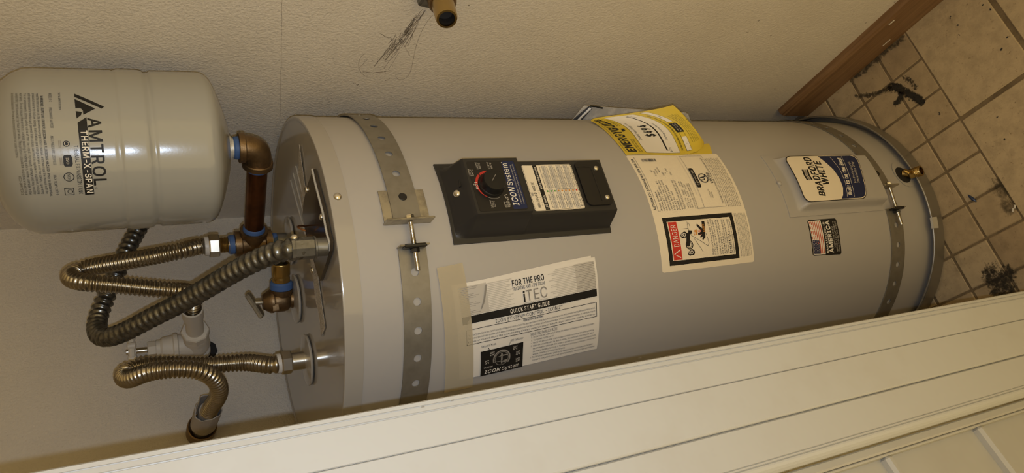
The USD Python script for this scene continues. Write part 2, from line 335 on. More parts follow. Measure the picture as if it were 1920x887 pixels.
for a, b in ((V(0.3025, -0.0863, 1.1913),V(0.3025, -0.0804, 1.1839)), (V(0.3025, -0.0805, 1.1812),V(0.3025, -0.0807, 1.1737)), (V(0.3025, -0.0855, 1.1662),V(0.3025, -0.0902, 1.1595)), (V(0.3025, -0.0762, 1.2325),V(0.3025, -0.0700, 1.2398)), (V(0.3025, -0.0912, 1.2309),V(0.3025, -0.0810, 1.2233)), (V(0.3025, -0.1054, 1.3286),V(0.3025, -0.0937, 1.3442)), (V(0.3025, -0.1311, 1.3059),V(0.3025, -0.1212, 1.2801)), (V(0.3025, -0.1833, 1.3100),V(0.3025, -0.1574, 1.3144)), (V(0.3025, -0.2072, 1.2885),V(0.3025, -0.2132, 1.2733))):
    white.append(ribbon(jitter(a, b, 6, .0006, r5), .0007))
part('plaster_streak', cat(*white), 'plaster_white', wr, 'whitish plaster streaks on the joint above the heater', smooth=False, kind='stuff')
jm = [ribbon(jitter(V(0.3025, -0.0452, 1.2504), V(0.3025, -0.3334, 1.2799), 22, .0004, r5), .0006)]
part('joint_line', cat(*jm), 'scuff_faint', wr, 'faint drywall joint line', smooth=False)
wb = thing('wall_back', 'beige plaster wall behind the water heater, pipes coming out of it', 'wall', kind='structure')
part('plaster', box((-.04, .338, 1.2), (.72, .10, 2.44)), 'wall_paint', wb, smooth=False)
solo('unseen_wall_left', box((-.43, 0.03, 1.2), (.10, .62, 2.44)), 'wall_paint', 'beige closet side wall hidden behind the door casing', 'wall', kind='structure', smooth=False)  # out of view, placed for the bounce and shade inside the closet

solo('unseen_ceiling', box((-.9, -.7, 2.46), (2.6, 2.3, .08)), 'wall_paint', 'unseen beige plaster slab overhead, out of view, shading the closet from above', 'unseen_ceiling', kind='structure', smooth=False)  # out of view, placed to keep dome light from coming in overhead
# floor: small square tiles in the closet, larger ones in front, real joints between them
fl = thing('floor', 'worn beige ceramic tile floor with brown grout', 'floor', kind='structure')
T, TX0, TY0 = .07785, .13703, -.32898
part('grout_bed', box((-.25, -.63, -.0085), (1.14, 1.86, .014)), 'grout', fl, smooth=False)
YB = TY0-T
def tile(x0, x1, y0, y1, m, h=.0):
    x1 = min(x1, .3015)
    if x1-x0 < .008: return
    c = V((x0+x1)/2, (y0+y1)/2, -.0045+h); t = box(c, (x1-x0, y1-y0, .009), .0016)
    t.apply_transform(trimesh.transformations.rotation_matrix(rng.normal(0, .004), (0, 0, 1), c)); part('tile', t, m, fl, smooth=False)
G = .0021
for i in range(-3, 7):
    for j in range(-1, 8):
        x1 = TX0-i*T; x0 = x1-T; y0 = TY0+j*T; y1 = y0+T; c = V((x0+x1)/2, (y0+y1)/2)
        if np.hypot(*c) < .21 or c[1] > .28 or x0 > .295 or c[0] < -.36: continue
        tile(x0+G, x1-G, y0+G, y1-G, 'tile_%d' % (3 if (i, j) in ((4, -1), (-2, -1)) else 2 if (i, j) in ((-1, 0), (-2, 0), (5, -1), (3, -1), (0, 0), (-1, 2)) else int(rng.integers(0, 3))), rng.normal(0, .0004))
XL = TX0-T; W2 = .36
for a, b, c, d in ((XL+.003, XL+W2, YB-2.02*T, YB-.0012), (XL-W2, XL-.006, YB-2.02*T, YB-.0012), (XL+.003, XL+W2, YB-4.2*T, YB-2.02*T-.010), (XL-W2, XL-.006, YB-4.2*T, YB-2.02*T-.010), (XL-2*W2, XL-W2-.009, YB-4.2*T, YB-.0012), (XL+.003, XL+W2, YB-8.4*T, YB-4.2*T-.01), (XL-W2, XL-.006, YB-8.4*T, YB-4.2*T-.01)):
    tile(a, b, c, d, 'tile_0', .0012)
def stain(pts, n, s, seed):
    r = np.random.default_rng(seed); ps = []
    for p in pts:
        for _ in range(n):
            c = p[:2]+r.normal(0, s, 2); a = np.linspace(0, 2*np.pi, 9)[:-1]; rr = r.uniform(.0007, .0018)*r.uniform(.4, 1.5, 8)
            ps.append(Polygon(np.c_[c[0]+rr*np.cos(a), c[1]+rr*np.sin(a)]))
    u = unary_union(ps); return cat(*[trimesh.creation.extrude_polygon(g, .0005, engine='earcut') for g in getattr(u, 'geoms', [u])])
def on_floor(m, z=.0012): m.apply_translation((0, 0, z)); return m
part('dirt_speck', on_floor(stain([V(0.2442, -0.4933, 0.0000), V(0.2204, -0.4977, 0.0000), V(0.2221, -0.5530, 0.0000), V(0.1260, -0.5363, 0.0000), V(0.1795, -0.3473, 0.0000), V(0.1909, -0.3651, 0.0000), V(0.2028, -0.4911, 0.0000), V(0.1374, -0.5559, 0.0000), V(0.2038, -0.5592, 0.0000), V(0.1823, -0.2080, 0.0000), V(0.0188, -0.4651, 0.0000), V(-0.0267, -0.4553, 0.0000), V(0.0925, -0.3803, 0.0000)], 2, .0010, 3)), 'debris_dark', fl, 'dark specks of dirt scattered on the tiles', smooth=False, kind='stuff')
def dirt(px, r, name, col, scale, n, **kw):
    q, _ = spline(px, n) if len(px) > 2 else (np.linspace(px[0], px[-1], n), 0)
    decal(name, col, scale, [(p[0], p[1], r) for p in q], **kw); u = unary_union([Polygon([(p[0]+r*math.cos(t), p[1]+r*math.sin(t)) for t in np.linspace(0, 2*np.pi, 15)[:-1]]) for p in q])
    return on_floor(cat(*[trimesh.creation.extrude_polygon(g, .0005, engine='earcut') for g in getattr(u, 'geoms', [u])]), .0006)
ds = thing('dirt_smear', 'black smear of dirt and rubbish across small tiles near the wooden baseboard', 'dirt', V(0.1793, -0.3402, 0.0000), kind='stuff')
part('dirt', dirt([V(0.2056, -0.3199, 0.0000), V(0.1947, -0.3336, 0.0000), V(0.1778, -0.3421, 0.0000), V(0.1589, -0.3517, 0.0000), V(0.1376, -0.3609, 0.0000)], .0125, 'smear', (.028, .024, .019), 140., 14, lo=.60, hi=.80), 'smear', ds, smooth=False, kind='stuff')
part('dirt', dirt([V(0.1782, -0.3324, 0.0000), V(0.1716, -0.3243, 0.0000), V(0.1695, -0.3159, 0.0000)], .0115, 'smear_small', (.035, .030, .022), 150., 5, lo=.64, hi=.86), 'smear_small', ds, smooth=False, kind='stuff')
part('dirt_trace', dirt([V(0.2429, -0.2443, 0.0000), V(0.2186, -0.2830, 0.0000), V(0.2072, -0.3180, 0.0000)], .010, 'smear_trace', (.07, .055, .035), 110., 13, top=.8), 'smear_trace', ds, smooth=False, kind='stuff')
part('dirt_trace', dirt([V(0.2853, -0.2569, 0.0000), V(0.2817, -0.3022, 0.0000), V(0.2827, -0.3437, 0.0000), V(0.2790, -0.3922, 0.0000)], .016, 'edge_dirt', (.08, .062, .04), 90., 15, top=.7), 'edge_dirt', ds, smooth=False, kind='stuff')
part('dirt_trace', dirt([V(0.2040, -0.3562, 0.0000), V(0.1871, -0.3628, 0.0000), V(0.1714, -0.3646, 0.0000)], .014, 'speck_dirt', (.07, .055, .035), 230., 6, top=.85, lo=.80, hi=.94), 'speck_dirt', ds, smooth=False, kind='stuff')
solo('grime_patch', cat(dirt([V(-0.2358, -0.3036, 0.0000), V(-0.2607, -0.3073, 0.0000), V(-0.2510, -0.3307, 0.0000), V(-0.2762, -0.2960, 0.0000), V(-0.2779, -0.3173, 0.0000)], .028, 'grime', (.04, .034, .024), 120., 14, top=.85, lo=.70, hi=.98)), 'grime', 'dark grime on the floor tiles beside the cream door casing', 'dirt', kind='stuff', smooth=False)
solo('grime_patch', dirt([V(-0.0988, -0.4013, 0.0000), V(-0.1180, -0.4012, 0.0000), V(-0.1416, -0.4007, 0.0000)], .030, 'tile_stain', (.07, .055, .034), 60., 8, top=.6), 'tile_stain', 'faint dark stain on the small tile next to the tiny white scraps', 'dirt', kind='stuff', smooth=False)
a, b = V(-0.0822, -0.3439, 0.0020), V(-0.1026, -0.3510, 0.0020)
solo('plastic_shaving', sweep([a, a*.7+b*.3+V(0, 0, .002), a*.35+b*.65+V(0, 0, .002), b], [.0006, .0026, .0034, .0012], 8), 'blue_plastic', 'dark blue curled plastic shaving lying on a grout line', 'plastic scrap')
for q, lb in ((V(0, 0, 0), 'tiny white scrap on the small tile by the faint stain'), (V(.004, -.006, 0), 'tiny white scrap right at the edge of the large tiles')):
    c = V(-0.1505, -0.4000, 0.0020)+q; solo('paper_scrap', box(c, (.0075, .0028, .0016), .0005, axes=(V(.8, -.6, .1), V(.6, .8, 0), V(0, 0, 1))), 'white_plastic', lb, 'scrap', smooth=False)

bb = thing('baseboard_right', 'brown stained oak baseboard along the right wall', 'baseboard', kind='structure')
y0, y1 = -.112, -1.25
prof = [(.3025, 0), (.3025, .0937), (.2925, .0937), (.2872, .0905), (.2842, .083), (.2838, .006), (.2850, 0)]
m = prism([(a, b) for a, b in prof], 0, y0-y1); v = m.vertices.copy(); m.vertices = np.c_[v[:, 0], y1+v[:, 2], v[:, 1]]; m.invert()
trimesh.repair.fix_normals(m); part('board', m, 'oak_stain', bb, smooth=20)
cl = [box(V(0.2836, -0.4311, 0.0778)+V(-.0002, 0, 0), (.0005, .014, .004), .0001), box(V(0.2836, -0.3749, 0.0251)+V(-.0002, 0, 0), (.0005, .020, .003), .0001)]
part('chipped_spot', cat(*cl), 'plaster_white', bb, 'pale chipped scratches in the stain', smooth=False)

# door casing on the left (bottom of the picture) and the panelled door beyond it
tr = thing('trim_1', 'cream painted wooden door casing of flat stepped boards, close to the camera', 'door casing', kind='structure')
def strip(name, pts, label=None):
    m = prism(Polygon(pts), -.002, 2.38); trimesh.repair.fix_normals(m); part(name, m, 'trim_paint', tr, label, smooth=False)
strip('edge_board', [(-.3176, -.30), (-.3176, -.4462), (-.3192, -.4496), (-.3226, -.4500), (-.3229, -.4488), (-.3236, -.4486), (-.3240, -.4500), (-.3283, -.4506), (-.3288, -.4494), (-.3296, -.4492), (-.3302, -.4508), (-.3618, -.4516), (-.3626, -.4502), (-.3626, -.30)])
strip('flat_board', [(-.3628, -.30), (-.3628, -.4500), (-.3638, -.4518), (-.4112, -.4536), (-.4128, -.4520), (-.4136, -.4490), (-.4136, -.30)])
strip('back_band', [(-.4138, -.30), (-.4138, -.4478), (-.4158, -.4512), (-.4540, -.4552), (-.4548, -.4538), (-.4556, -.4552), (-.4572, -.4554), (-.4580, -.4540), (-.4590, -.4556), (-.4608, -.4558), (-.4640, -.4545), (-.4670, -.4515), (-.4700, -.4470), (-.4710, -.435), (-.4710, -.30)])
for c in (V(-0.3236, -0.4514, 1.2201), V(-0.3245, -0.4513, 1.2503), V(-0.3151, -0.4512, 0.9902)): part('paint_chip', box(c, (.0010, .0003, .0034), .0001), 'scuff_faint', tr, 'small brown chip in the paint', smooth=False)
dr = thing('door_1', 'cream panelled door leaf with raised horizontal bars beside the casing', 'door', kind='structure')
LO, LD = V(-.4705, -.437, 0), unit(V(-.98, -.198, 0)); LN = V(LD[1], -LD[0], 0)
if LN[1] > 0: LN = -LN
def lbox(s0, s1, z0, z1, d0, d1, bev=.003):
    c = LO+LD*(s0+s1)/2+LN*(d0+d1)/2; return box((c[0], c[1], (z0+z1)/2), (s1-s0, abs(d1-d0), z1-z0), bev, axes=(LD, LN, V(0, 0, 1)))
part('stile', lbox(.002, .0135, .01, 2.1, -.03, .0, .002), 'door_paint', dr, smooth=False)
part('bead_moulding', cat(lbox(.0138, .0172, .01, 2.1, -.03, -.004, .0012)), 'door_paint', dr, smooth=False)
part('back_panel', lbox(.0, .60, .01, 2.1, -.034, -.016, .001), 'door_paint', dr, smooth=False)
for k in range(-3, 9):
    zc = .474+.1975*(k-.0)
    if zc < .03 or zc > 2.05: continue
    part('rail', cat(lbox(.016, .585, zc-.0135, zc, -.022, -.004, .004), lbox(.016, .585, zc-.020, zc-.0125, -.022, -.010, .003)), 'door_paint', dr, smooth=False)
part('stile', lbox(.585, .60, .01, 2.1, -.03, .0, .002), 'door_paint', dr, smooth=False)

# ================================================================== WATER HEATER
wh = thing('water_heater', 'tall grey cylindrical electric water heater with black control panel, strapped in the closet corner', 'water heater', (0, 0, 0))
part('tank_jacket', rev([(0, .012), (R-.004, .012), (R, .016), (R, 1.2300)], (0, 0, 0), n=256), 'heater_enamel', wh)
part('top_cap', rev([(R, 1.2288), (R+.0013, 1.2292), (R+.0013, ZR-.0035), (R+.0003, ZR-.0008), (R-.0016, ZR), (R-.0045, ZR-.0006), (R-.007, ZR-.0022), (.18, ZR-.0012), (0, ZR-.0012)], (0, 0, 0), n=256), 'cap_enamel', wh, 'glossy grey domed top cap')
ft = thing
def pan_screw(c, nrm, r, node, name='screw', mt='screw_steel'):
    x, y, d = basis(nrm); hd = rev([(r, 0), (r, r*.18), (r*.82, r*.5), (r*.45, r*.68), (0, r*.72)], c, nrm, 20)
    sl = [box(np.asarray(c)+d*r*.70, (r*1.05, r*.2, r*.12), 0, axes=(x, y, d)), box(np.asarray(c)+d*r*.70, (r*.2, r*1.05, r*.12), 0, axes=(x, y, d))]
    part(name, hd, mt, node); return sl
def rad(phi): t = math.radians(phi); return V(math.cos(t), math.sin(t), 0)
a, z = V(-88.1196, 1.2429); pan_screw(cp(a, z, R+.0012), rad(a), .0056, wh, 'cap_screw')
# wiring cover plate on the top, with its screws and the ground wire
PLT = [V(0.0780, -0.2434, 1.2585), V(0.0566, -0.2453, 1.2585), V(0.0006, -0.2566, 1.2585), V(-0.0295, -0.2565, 1.2585), V(-0.0461, -0.2608, 1.2585), V(-0.0537, -0.2494, 1.2585), V(-0.0571, -0.2081, 1.2585), V(-0.0576, -0.1624, 1.2585), V(-0.0299, -0.1521, 1.2585), V(0.0007, -0.1432, 1.2585), V(0.0342, -0.1306, 1.2585), V(0.0681, -0.1276, 1.2585), V(0.0796, -0.1513, 1.2585), V(0.0821, -0.1973, 1.2585)]
pp = Polygon([p[:2] for p in PLT]).buffer(.004).buffer(-.004)
cov = part('wiring_cover', prism(pp, ZR-.0008, 1.2585), 'cover_dark_reflection', wh, 'flat wiring cover plate on top', smooth=False)
fe = [PLT[0], PLT[1], PLT[2], PLT[3], PLT[4], PLT[5]]
part('cover_lip', cat(sweep([p+V(0, 0, .0012) for p in fe], .0015, 8), sweep([p*V(.975, .975, 1)+V(0, 0, .0005) for p in fe], .0007, 6)), 'light_metal', cov, 'bright rolled edge')
for q in (V(0.0787, -0.1866, 1.2590), V(0.0012, -0.2427, 1.2590), V(-0.0268, -0.1335, 1.2590)): pan_screw(q, (0, 0, 1), .0048, cov, 'cover_screw')
q0 = V(0.0461, -0.1357, 1.2590); part('ground_wire', sweep(spline([q0, q0+V(-.008, -.014, .014), q0+V(-.022, -.026, .006)], 20)[0], .0013, 8), 'copper_wire', cov, 'bare copper ground wire')
# clear label film across the top
qs = [V(0.1676, -0.1736, 1.2540), V(-0.1164, -0.1313, 1.2540), V(-0.1175, -0.0979, 1.2540), V(0.1356, -0.1267, 1.2540)]
def film(u, v, o):
    p = (qs[0]*(1-u)+qs[1]*u)*(1-v)+(qs[3]*(1-u)+qs[2]*u)*v; return p+V(0, 0, o+.0006+.0011*math.sin(u*23)*math.sin(v*5+u*7)*v)
part('clear_label_film', slab(film, lin(0, 1, 60), lin(0, 1, 12), .0004), 'clear_film', wh, 'wrinkled clear film strip stuck on the top cap')
rb = []
for k in range(3):
    p, q = V(0.1681, -0.0703, 1.2545)*(1-k/2)+V(0.1591, -0.1256, 1.2545)*k/2, V(0.0129, -0.1186, 1.2545)*(1-k/2)+V(0.0105, -0.1575, 1.2545)*k/2; rb.append(sweep([p, (p+q)/2, q], .0015, 8))
part('top_rib', cat(*rb), 'cap_enamel', wh, 'fine raised ribs pressed in the top')
HOT, COLD, TP = V(.099, .012, ZR), V(-.1094, .0256, ZR), V(.0033, .0399, ZR)
def collar(c, label):
    part('pipe_collar', rev([(.014, .0005), (.0405, .0005), (.0415, .0025), (.0405, .0042), (.030, .0062), (.018, .0072), (.014, .0072)], c, n=56), 'cap_enamel', wh, label)
collar(HOT, None); collar(COLD, None); collar(TP, None)
part('nipple', cylm(HOT, HOT+V(0, 0, .042), .0142), 'zinc_cast', wh); part('nipple', cylm(COLD, COLD+V(0, 0, .034), .0142), 'steel', wh)
part('hot_tape_ring', rev([(.0142, 0), (.0152, .001), (.0150, .006), (.0142, .007)], HOT+V(0, 0, .022), n=32), 'blue_tape', wh)

# upper control panel: charcoal plastic box on a flange that follows the tank
PH = -91.; pn = rad(PH); pt_ = V(-pn[1], pn[0], 0)
def P3(u, z, h): return pt_*u+pn*h+V(0, 0, z)
surf = lambda u: math.sqrt(R*R-u*u)
US = [-.0655, -.0652, -.0630, -.0600, -.0585, -.0565, -.0500, -.0480, -.0468, -.0455, -.0445, -.0435, -.042, 0, .02, .042, .0435, .0445, .0455, .0468, .0480, .0500, .0545, .0575, .0590, .0600, .0630, .0652, .0655]
ZS = [.8273, .8276, .8295, .8300, .8310, .8325, .834, .90, .976, .9795, .9815, .983, .9845, .9870, 1.03, 1.064, 1.0665, 1.069, 1.0715, 1.0735, 1.0765, 1.0885, 1.0905, 1.0925, 1.093]
def ph_h(u, z):
    base = surf(min(abs(u), .0655))+.0028
    sm = lambda x: 0 if x <= 0 else 1 if x >= 1 else x*x*(3-2*x)*.5+x*.5
    side = sm((.0590-abs(u))/(.0590-.0445)); topA = sm((1.0880-z)/(1.088-1.0690)); bot = 1. if z > .8295 else 0.
    hb = base+(.311-base)*min(side, 1)*bot
    inA = sm((z-.9795)/.0035)*sm((1.0885-z)/.0180)
    if z > .984: return base+(.322-base)*side*topA
    return hb+(base+(.322-base)*side-hb)*inA if z > .979 else hb
fine = lambda L, n: sorted(set(np.round(np.concatenate([np.linspace(a, b, n, endpoint=False) for a, b in zip(L[:-1], L[1:])]+[[L[-1]]]), 6)))
us_, zs_ = fine(US, 2), fine(ZS, 2)
cpn = cat(grid(lambda u, z: P3(u, z, ph_h(u, z)), us_, zs_), *[slab(lambda a, b, o, e=e: P3(*((a, e) if ax_ == 0 else (e, a)), b*1.0+o*0), [0, 1], [0, 1], 0) for e in () for ax_ in ()])
edge = [(u, zs_[0]) for u in us_]+[(us_[-1], z) for z in zs_[1:]]+[(u, zs_[-1]) for u in us_[::-1][1:]]+[(us_[0], z) for z in zs_[::-1][1:]]
sk = []
for (a, b), (c, d) in zip(edge[:-1], edge[1:]):
    sk.append(trimesh.Trimesh([P3(a, b, surf(min(abs(a), .0655))-.001), P3(c, d, surf(min(abs(c), .0655))-.001), P3(c, d, ph_h(c, d)), P3(a, b, ph_h(a, b))], [(0, 1, 2), (0, 2, 3)], process=False))
cpn = cat(cpn, *sk); cpn.merge_vertices()
cpl = part('control_panel', cpn, 'black_plastic', wh, 'charcoal plastic control panel box', smooth=28)
pan_screw(P3(.0015, 1.0800, .2985), unit(pn+V(0, 0, .9)), .0058, cpl, 'panel_screw')
part('panel_latch', box(P3(.0125, 1.0755, .3075), (.012, .005, .004), .001, axes=(pt_+V(0, 0, -.3), V(0, 0, 1), pn)), 'gloss_black', cpl)
fA = lambda x, y, l: P3(-.0415+x/1000., .9890+y/1000., .3222+l)     # decal 81 x 76 mm
part('control_decal', sheet(fA, 81, 76, 3), 'gloss_black', cpl, 'glossy black decal with dial scale')
pr = Print(fA)
pr.poly([(1, 3), (3, 1), (78, 1), (80, 3), (80, 19), (78, 21.5), (3, 23.5), (1, 23)], 'navy_print')
KX, KY = 41.5, 47.5
for a0, a1, t in ((-38, -2, 2.6), (2, 38, 3.2), (42, 84, 3.6), (88, 108, 3.2), (108, 128, 2.0), (128, 150, 1.0)): pr.ring(KX, KY, 22.0, t, 'red_print', a0, a1, 14)
pr.ring(KX, KY, 22.0, .6, 'grey_print', 150, 200, 14)
for tx, ty, a in (('60°F', 9, 33), ('110°F', 11, 54), ('130°F', 62, 74), ('140°F', 73, 60), ('150°F', 73, 42)):
    pr.text(tx, tx and ty, a, 3.0, 'light_grey_print', anchor='c'); pr.text({'60°F': '16°C', '110°F': '43°C', '130°F': '54°C', '140°F': '60°C', '150°F': '66°C'}[tx], ty, a-4, 3.0, 'light_grey_print', anchor='c')
pr.text('HOT', 41.5, 68.5, 3.6, 'white_print', anchor='c', bold=True); pr.text('VACATION', 5, 27.0, 2.6, 'white_print', w=16); pr.line([(19, 30.5), (23.5, 31.5), (25, 28)], .6, 'white_print')
pr.disc(43, 74, 1.3, 'grey_print')
pr.text('ICON', 6, 13.2, 9.0, 'white_print', bold=True, ital=.18, w=31); pr.text('System', 39, 13.2, 9.0, 'white_print', w=37); pr.ring(77.6, 21.2, .8, .3, 'white_print')
pr.text('a WARNING: Read instructions before adjusting.', 9, 7.8, 2.0, 'light_grey_print', w=64); pr.text('Scald hazard: hot water can burn. See manual for details.', 9, 3.8, 2.0, 'light_grey_print', w=66)
pr.emit(cpl)
kc = P3(0, 1.0365, .3224)
kn = part('dial_knob', rev([(.0195, 0), (.0192, .002), (.0178, .0035), (.0170, .013), (.0160, .0148), (.0, .0150)], kc, pn, 48), 'knob_plastic', cpl)
part('knob_pointer', box(kc+pn*.0152+pt_*.003+V(0, 0, .001), (.013, .0007, .0006), 0, axes=(unit(pt_-V(0, 0, .8)), unit(pt_+V(0, 0, 1.2)), pn)), 'grey_print', cpl)
fB = lambda x, y, l: P3(-.0400+x/1000., .8865+y/1000., .3112+l)     # status label 78 x 86
part('status_label', sheet(fB, 78, 86, 3), 'paper_cream', cpl, 'white status label with two columns of text')
pr = Print(fB); pr.frame(.8, .8, 77.2, 85.2, .4, 'black_print')
pr.text('BRADFORD WHITE', 5, 74.5, 4.2, 'black_print', bold=True, ital=.15, w=43); pr.text('W A T E R   H E A T E R S', 8, 70, 1.9, 'grey_print', w=38)
for k in range(3): pr.poly([(25, 80+1.3*k), (31, 80.6+1.3*k), (31, 81.5+1.3*k), (25, 80.9+1.3*k)], 'grey_print')
pr.rect(1, 61, 77, 68, 'black_print'); pr.text('LED Status', 3, 62.8, 3.3, 'white_print', bold=True, w=22); pr.text('Water Heater Status', 36, 62.8, 3.3, 'white_print', bold=True, w=38)
rows = ['Normal operation, heating', 'Normal operation, standby', 'Vacation mode selected', 'Check upper heating element', 'Check lower heating element', 'Upper sensor fault', 'Lower sensor fault', 'Water too hot, call for service', 'Control fault, replace control']
for k, t in enumerate(rows):
    y = 54.0-6.3*k
    if k % 2: pr.rect(2, y-1.6, 76, y+4.4, 'light_grey_print')
    pr.line([(2, y-1.7), (76, y-1.7)], .25, 'black_print'); pr.disc(32, y+1.4, 1.5, 'green_print' if k < 3 else 'orange_print' if k < 8 else 'red_print')
    pr.text('Green flash' if k < 3 else 'Amber %d flash' % (k-2) if k < 8 else 'Red on', 3.5, y+.2, 2.3, 'black_print', w=23); pr.text(t, 37.5, y+1.6, 1.9, 'black_print', w=36); pr.text('See service manual', 37.5, y-.9, 1.5, 'grey_print', w=26)
pr.line([(35, 2), (35, 60)], .3, 'black_print'); pr.emit(cpl)
part('access_lid', cat(sheet(lambda x, y, l: P3(-.0365+x/1000., .8345+y/1000., .3110+l*1), 77, 46, 8, .0030)), 'gloss_black', cpl, 'glossy black access lid', smooth=20)
part('lid_ridge', cat(box(P3(-.001, .8535, .3142), (.058, .0016, .0010), .0003, axes=(pt_, V(0, 0, 1), pn)), box(P3(.030, .866, .3142), (.0016, .022, .0010), .0003, axes=(pt_, V(0, 0, 1), pn))), 'gloss_black', cpl)
for u, z in ((.0275, .8447), (-.0243, .8431)): pan_screw(P3(u, z, .3140), pn, .0042, cpl, 'lid_screw')

# lower access cover, curved with the tank
LC, LW, LZ0, LZ1 = -90.3, 13.7, .168, .4300
def lh(a, z):
    e = (LW-abs(a))*math.radians(1)*R; t = LZ1-z; sm = lambda x: max(0, min(1, x))**1.0
    s2 = lambda x: (lambda y: y*y*(3-2*y))(sm(x))
    return R+.0018+.0175*min(s2((e-.0085)/.012), s2((t-.024)/.020))
AS = fine([LC-LW, LC-LW+.06, LC-LW+1.7, LC-LW+4.3, LC-LW+5.2, LC, LC+LW-5.2, LC+LW-4.3, LC+LW-1.7, LC+LW-.06, LC+LW], 5)
AS = [a-LC for a in AS]; LZ = fine([LZ0, LZ0+.0004, .20, .36, .383, .386, .4065, .4296, LZ1], 6)
g = grid(lambda a, z: cp(LC+a, z, lh(a, z)), AS, LZ); ed = [(a, LZ[0]) for a in AS]+[(AS[-1], z) for z in LZ[1:]]+[(a, LZ[-1]) for a in AS[::-1][1:]]+[(AS[0], z) for z in LZ[::-1][1:]]
g = cat(g, *[trimesh.Trimesh([cp(LC+p, q, R-.001), cp(LC+r_, s, R-.001), cp(LC+r_, s, lh(r_, s)), cp(LC+p, q, lh(p, q))], [(0, 1, 2), (0, 2, 3)], process=False) for (p, q), (r_, s) in zip(ed[:-1], ed[1:])]); g.merge_vertices()
lap = part('lower_access_cover', g, 'heater_enamel', wh, 'grey curved access cover near the bottom', smooth=40)
a, z = V(-90.1205, 0.4269); pan_screw(cp(a, z, R+.0018), rad(a), .0048, lap, 'cover_screw', 'heater_enamel')
RB = R+.0195
bs = cylplace(92, 160, V(-99.5233, 0.2315), V(-80.6739, 0.1967), V(-80.7287, 0.3991), V(-99.4876, 0.4003), RB)
part('brand_sticker', sheet(bs, 92, 160, 13), 'paper_cream', lap, 'white and navy maker sticker')
part('sticker_rim', sheet(lambda x, y, l: bs(x*1.03-1.4, y*1.02-1.6, l-.0006), 92, 160, 13, .0005), 'black_plastic', lap, 'thin dark outline of the sticker')
pr = Print(bs)
pr.poly([(1, 14), (4, 5), (13, 1), (79, 1), (88, 5), (91, 14), (91, 88), (80, 80), (60, 67), (40, 60), (22, 58), (8, 62), (1, 68)], 'navy_print')
pr.heavy('BRADFORD', 7, 107, 14.5, 'black_print', ital=.2, w=82); pr.heavy('WHITE', 28, 89.5, 14.5, 'black_print', ital=.2, w=52)
for k, c in enumerate(('black_print', 'grey_print', 'black_print')):
    pr.poly([(40, 125+5*k), (50, 127+5*k), (62, 125.5+5*k), (62, 129.5+5*k), (50, 131+5*k), (40, 129+5*k)], c)
pr.heavy('Built to be the Best', 7, 38.5, 8.6, 'white_print', ital=.12, w=79)
pr.line([(3, 52), (30, 49), (60, 52), (89, 62)], .7, 'white_print'); pr.line([(3, 33), (89, 35)], .7, 'white_print')
pr.text('For Professional', 30, 21, 5.5, 'light_grey_print', w=46); pr.text('Installation Only', 30, 13, 5.5, 'light_grey_print', w=46); pr.emit(lap)

# large rating label with the danger panel
rl = cylplace(222, 200, V(-118.8914, 0.5325), V(-74.5213, 0.5339), V(-74.8336, 0.7394), V(-119.1545, 0.7358), R)
rlp = part('rating_label', sheet(rl, 222, 200, 4), 'paper_cream', wh, 'large cream rating label with black framed danger panel')
pr = Print(rl)
dx0, dx1, dy0, dy1 = 10, 92, 33, 184
pr.frame(dx0, dy0, dx1, dy1, 7.5, 'black_print'); pr.rect(18.5, 157, 83.5, 174.5, 'red_print')
pr.poly([(21, 159.5), (36, 159.5), (28.5, 173)], 'white_print'); pr.poly([(27.6, 163.5), (29.4, 163.5), (29.8, 169.5), (27.2, 169.5)], 'red_print'); pr.disc(28.5, 161.9, 1.0, 'red_print')
pr.text('DANGER', 40, 160.2, 10.5, 'white_print', w=38)
K = 'black_print'
for hx, hy in ((29, 136), (60, 146)):
    pr.disc(hx, hy-1, 5.4, K); pr.disc(hx-1.5, hy+4, 4.2, K); pr.ring(hx, hy, 2.6, 1.1, 'white_print'); pr.ring(hx-.5, hy+4.4, 2.0, .8, 'white_print')
pr.poly([(39, 138), (62, 134), (63, 141), (40, 146)], K); pr.ring(42, 139, 7.0, 1.6, K); pr.ring(42, 139, 4.6, .8, K); pr.poly([(57, 140), (67, 136), (66, 129), (61, 129), (60, 134)], K)
pr.poly([(57, 126), (66, 124), (67, 118), (58, 119)], 'orange_print'); pr.text('HOT', 57.5, 121.0, 4.0, 'white_print', bold=True, w=8)
for q in range(4): pr.line([(58+2.3*q, 117), (57+2.8*q, 108)], .6, 'red_print')
pr.poly([(52, 103), (80, 98), (81, 104), (68, 106), (77, 115), (74, 117), (63, 109), (60, 117), (57.5, 117), (58, 109), (54, 114), (52, 113), (54.5, 107.5), (49.5, 110), (48, 108.5)], K); pr.text('BURN', 61.5, 101.0, 4.2, 'orange_print', bold=True, w=14)
pr.line([(70, 148), (70, 136), (58, 132), (40, 104), (37, 100), (42, 97), (60, 100)], .6, K); pr.line([(52, 127), (28, 112)], .6, K); pr.line([(72, 131), (80, 132)], .6, K); pr.line([(70, 136), (82, 135)], .6, K)
pr.lines('Water temperature over 125°F|(52°C) can cause severe burns|instantly or death from scalds.', 20, 89, 3.3, K, 4.8, w=63)
pr.lines('Children, disabled and elderly|are at highest risk of being|scalded.', 20, 73, 3.3, K, 4.8, w=61)
pr.lines('See instruction manual before|setting temperature at water|heater.', 20, 59.5, 3.2, K, 4.5, w=61); pr.text('Feel water before bathing or showering.', 20, 47.5, 3.0, K, w=61); pr.text('Temperature limiting valves available.', 20, 43, 2.6, K, w=61)
pr.text('AUTOMATIC STORAGE WATER HEATER', 106, 190.5, 4.6, K, bold=True, w=106); pr.line([(104, 187), (217, 187)], .7, 'grey_print'); pr.line([(104, 187), (104, 182)], .6, 'grey_print'); pr.line([(217, 187), (217, 182)], .6, 'grey_print')
import string
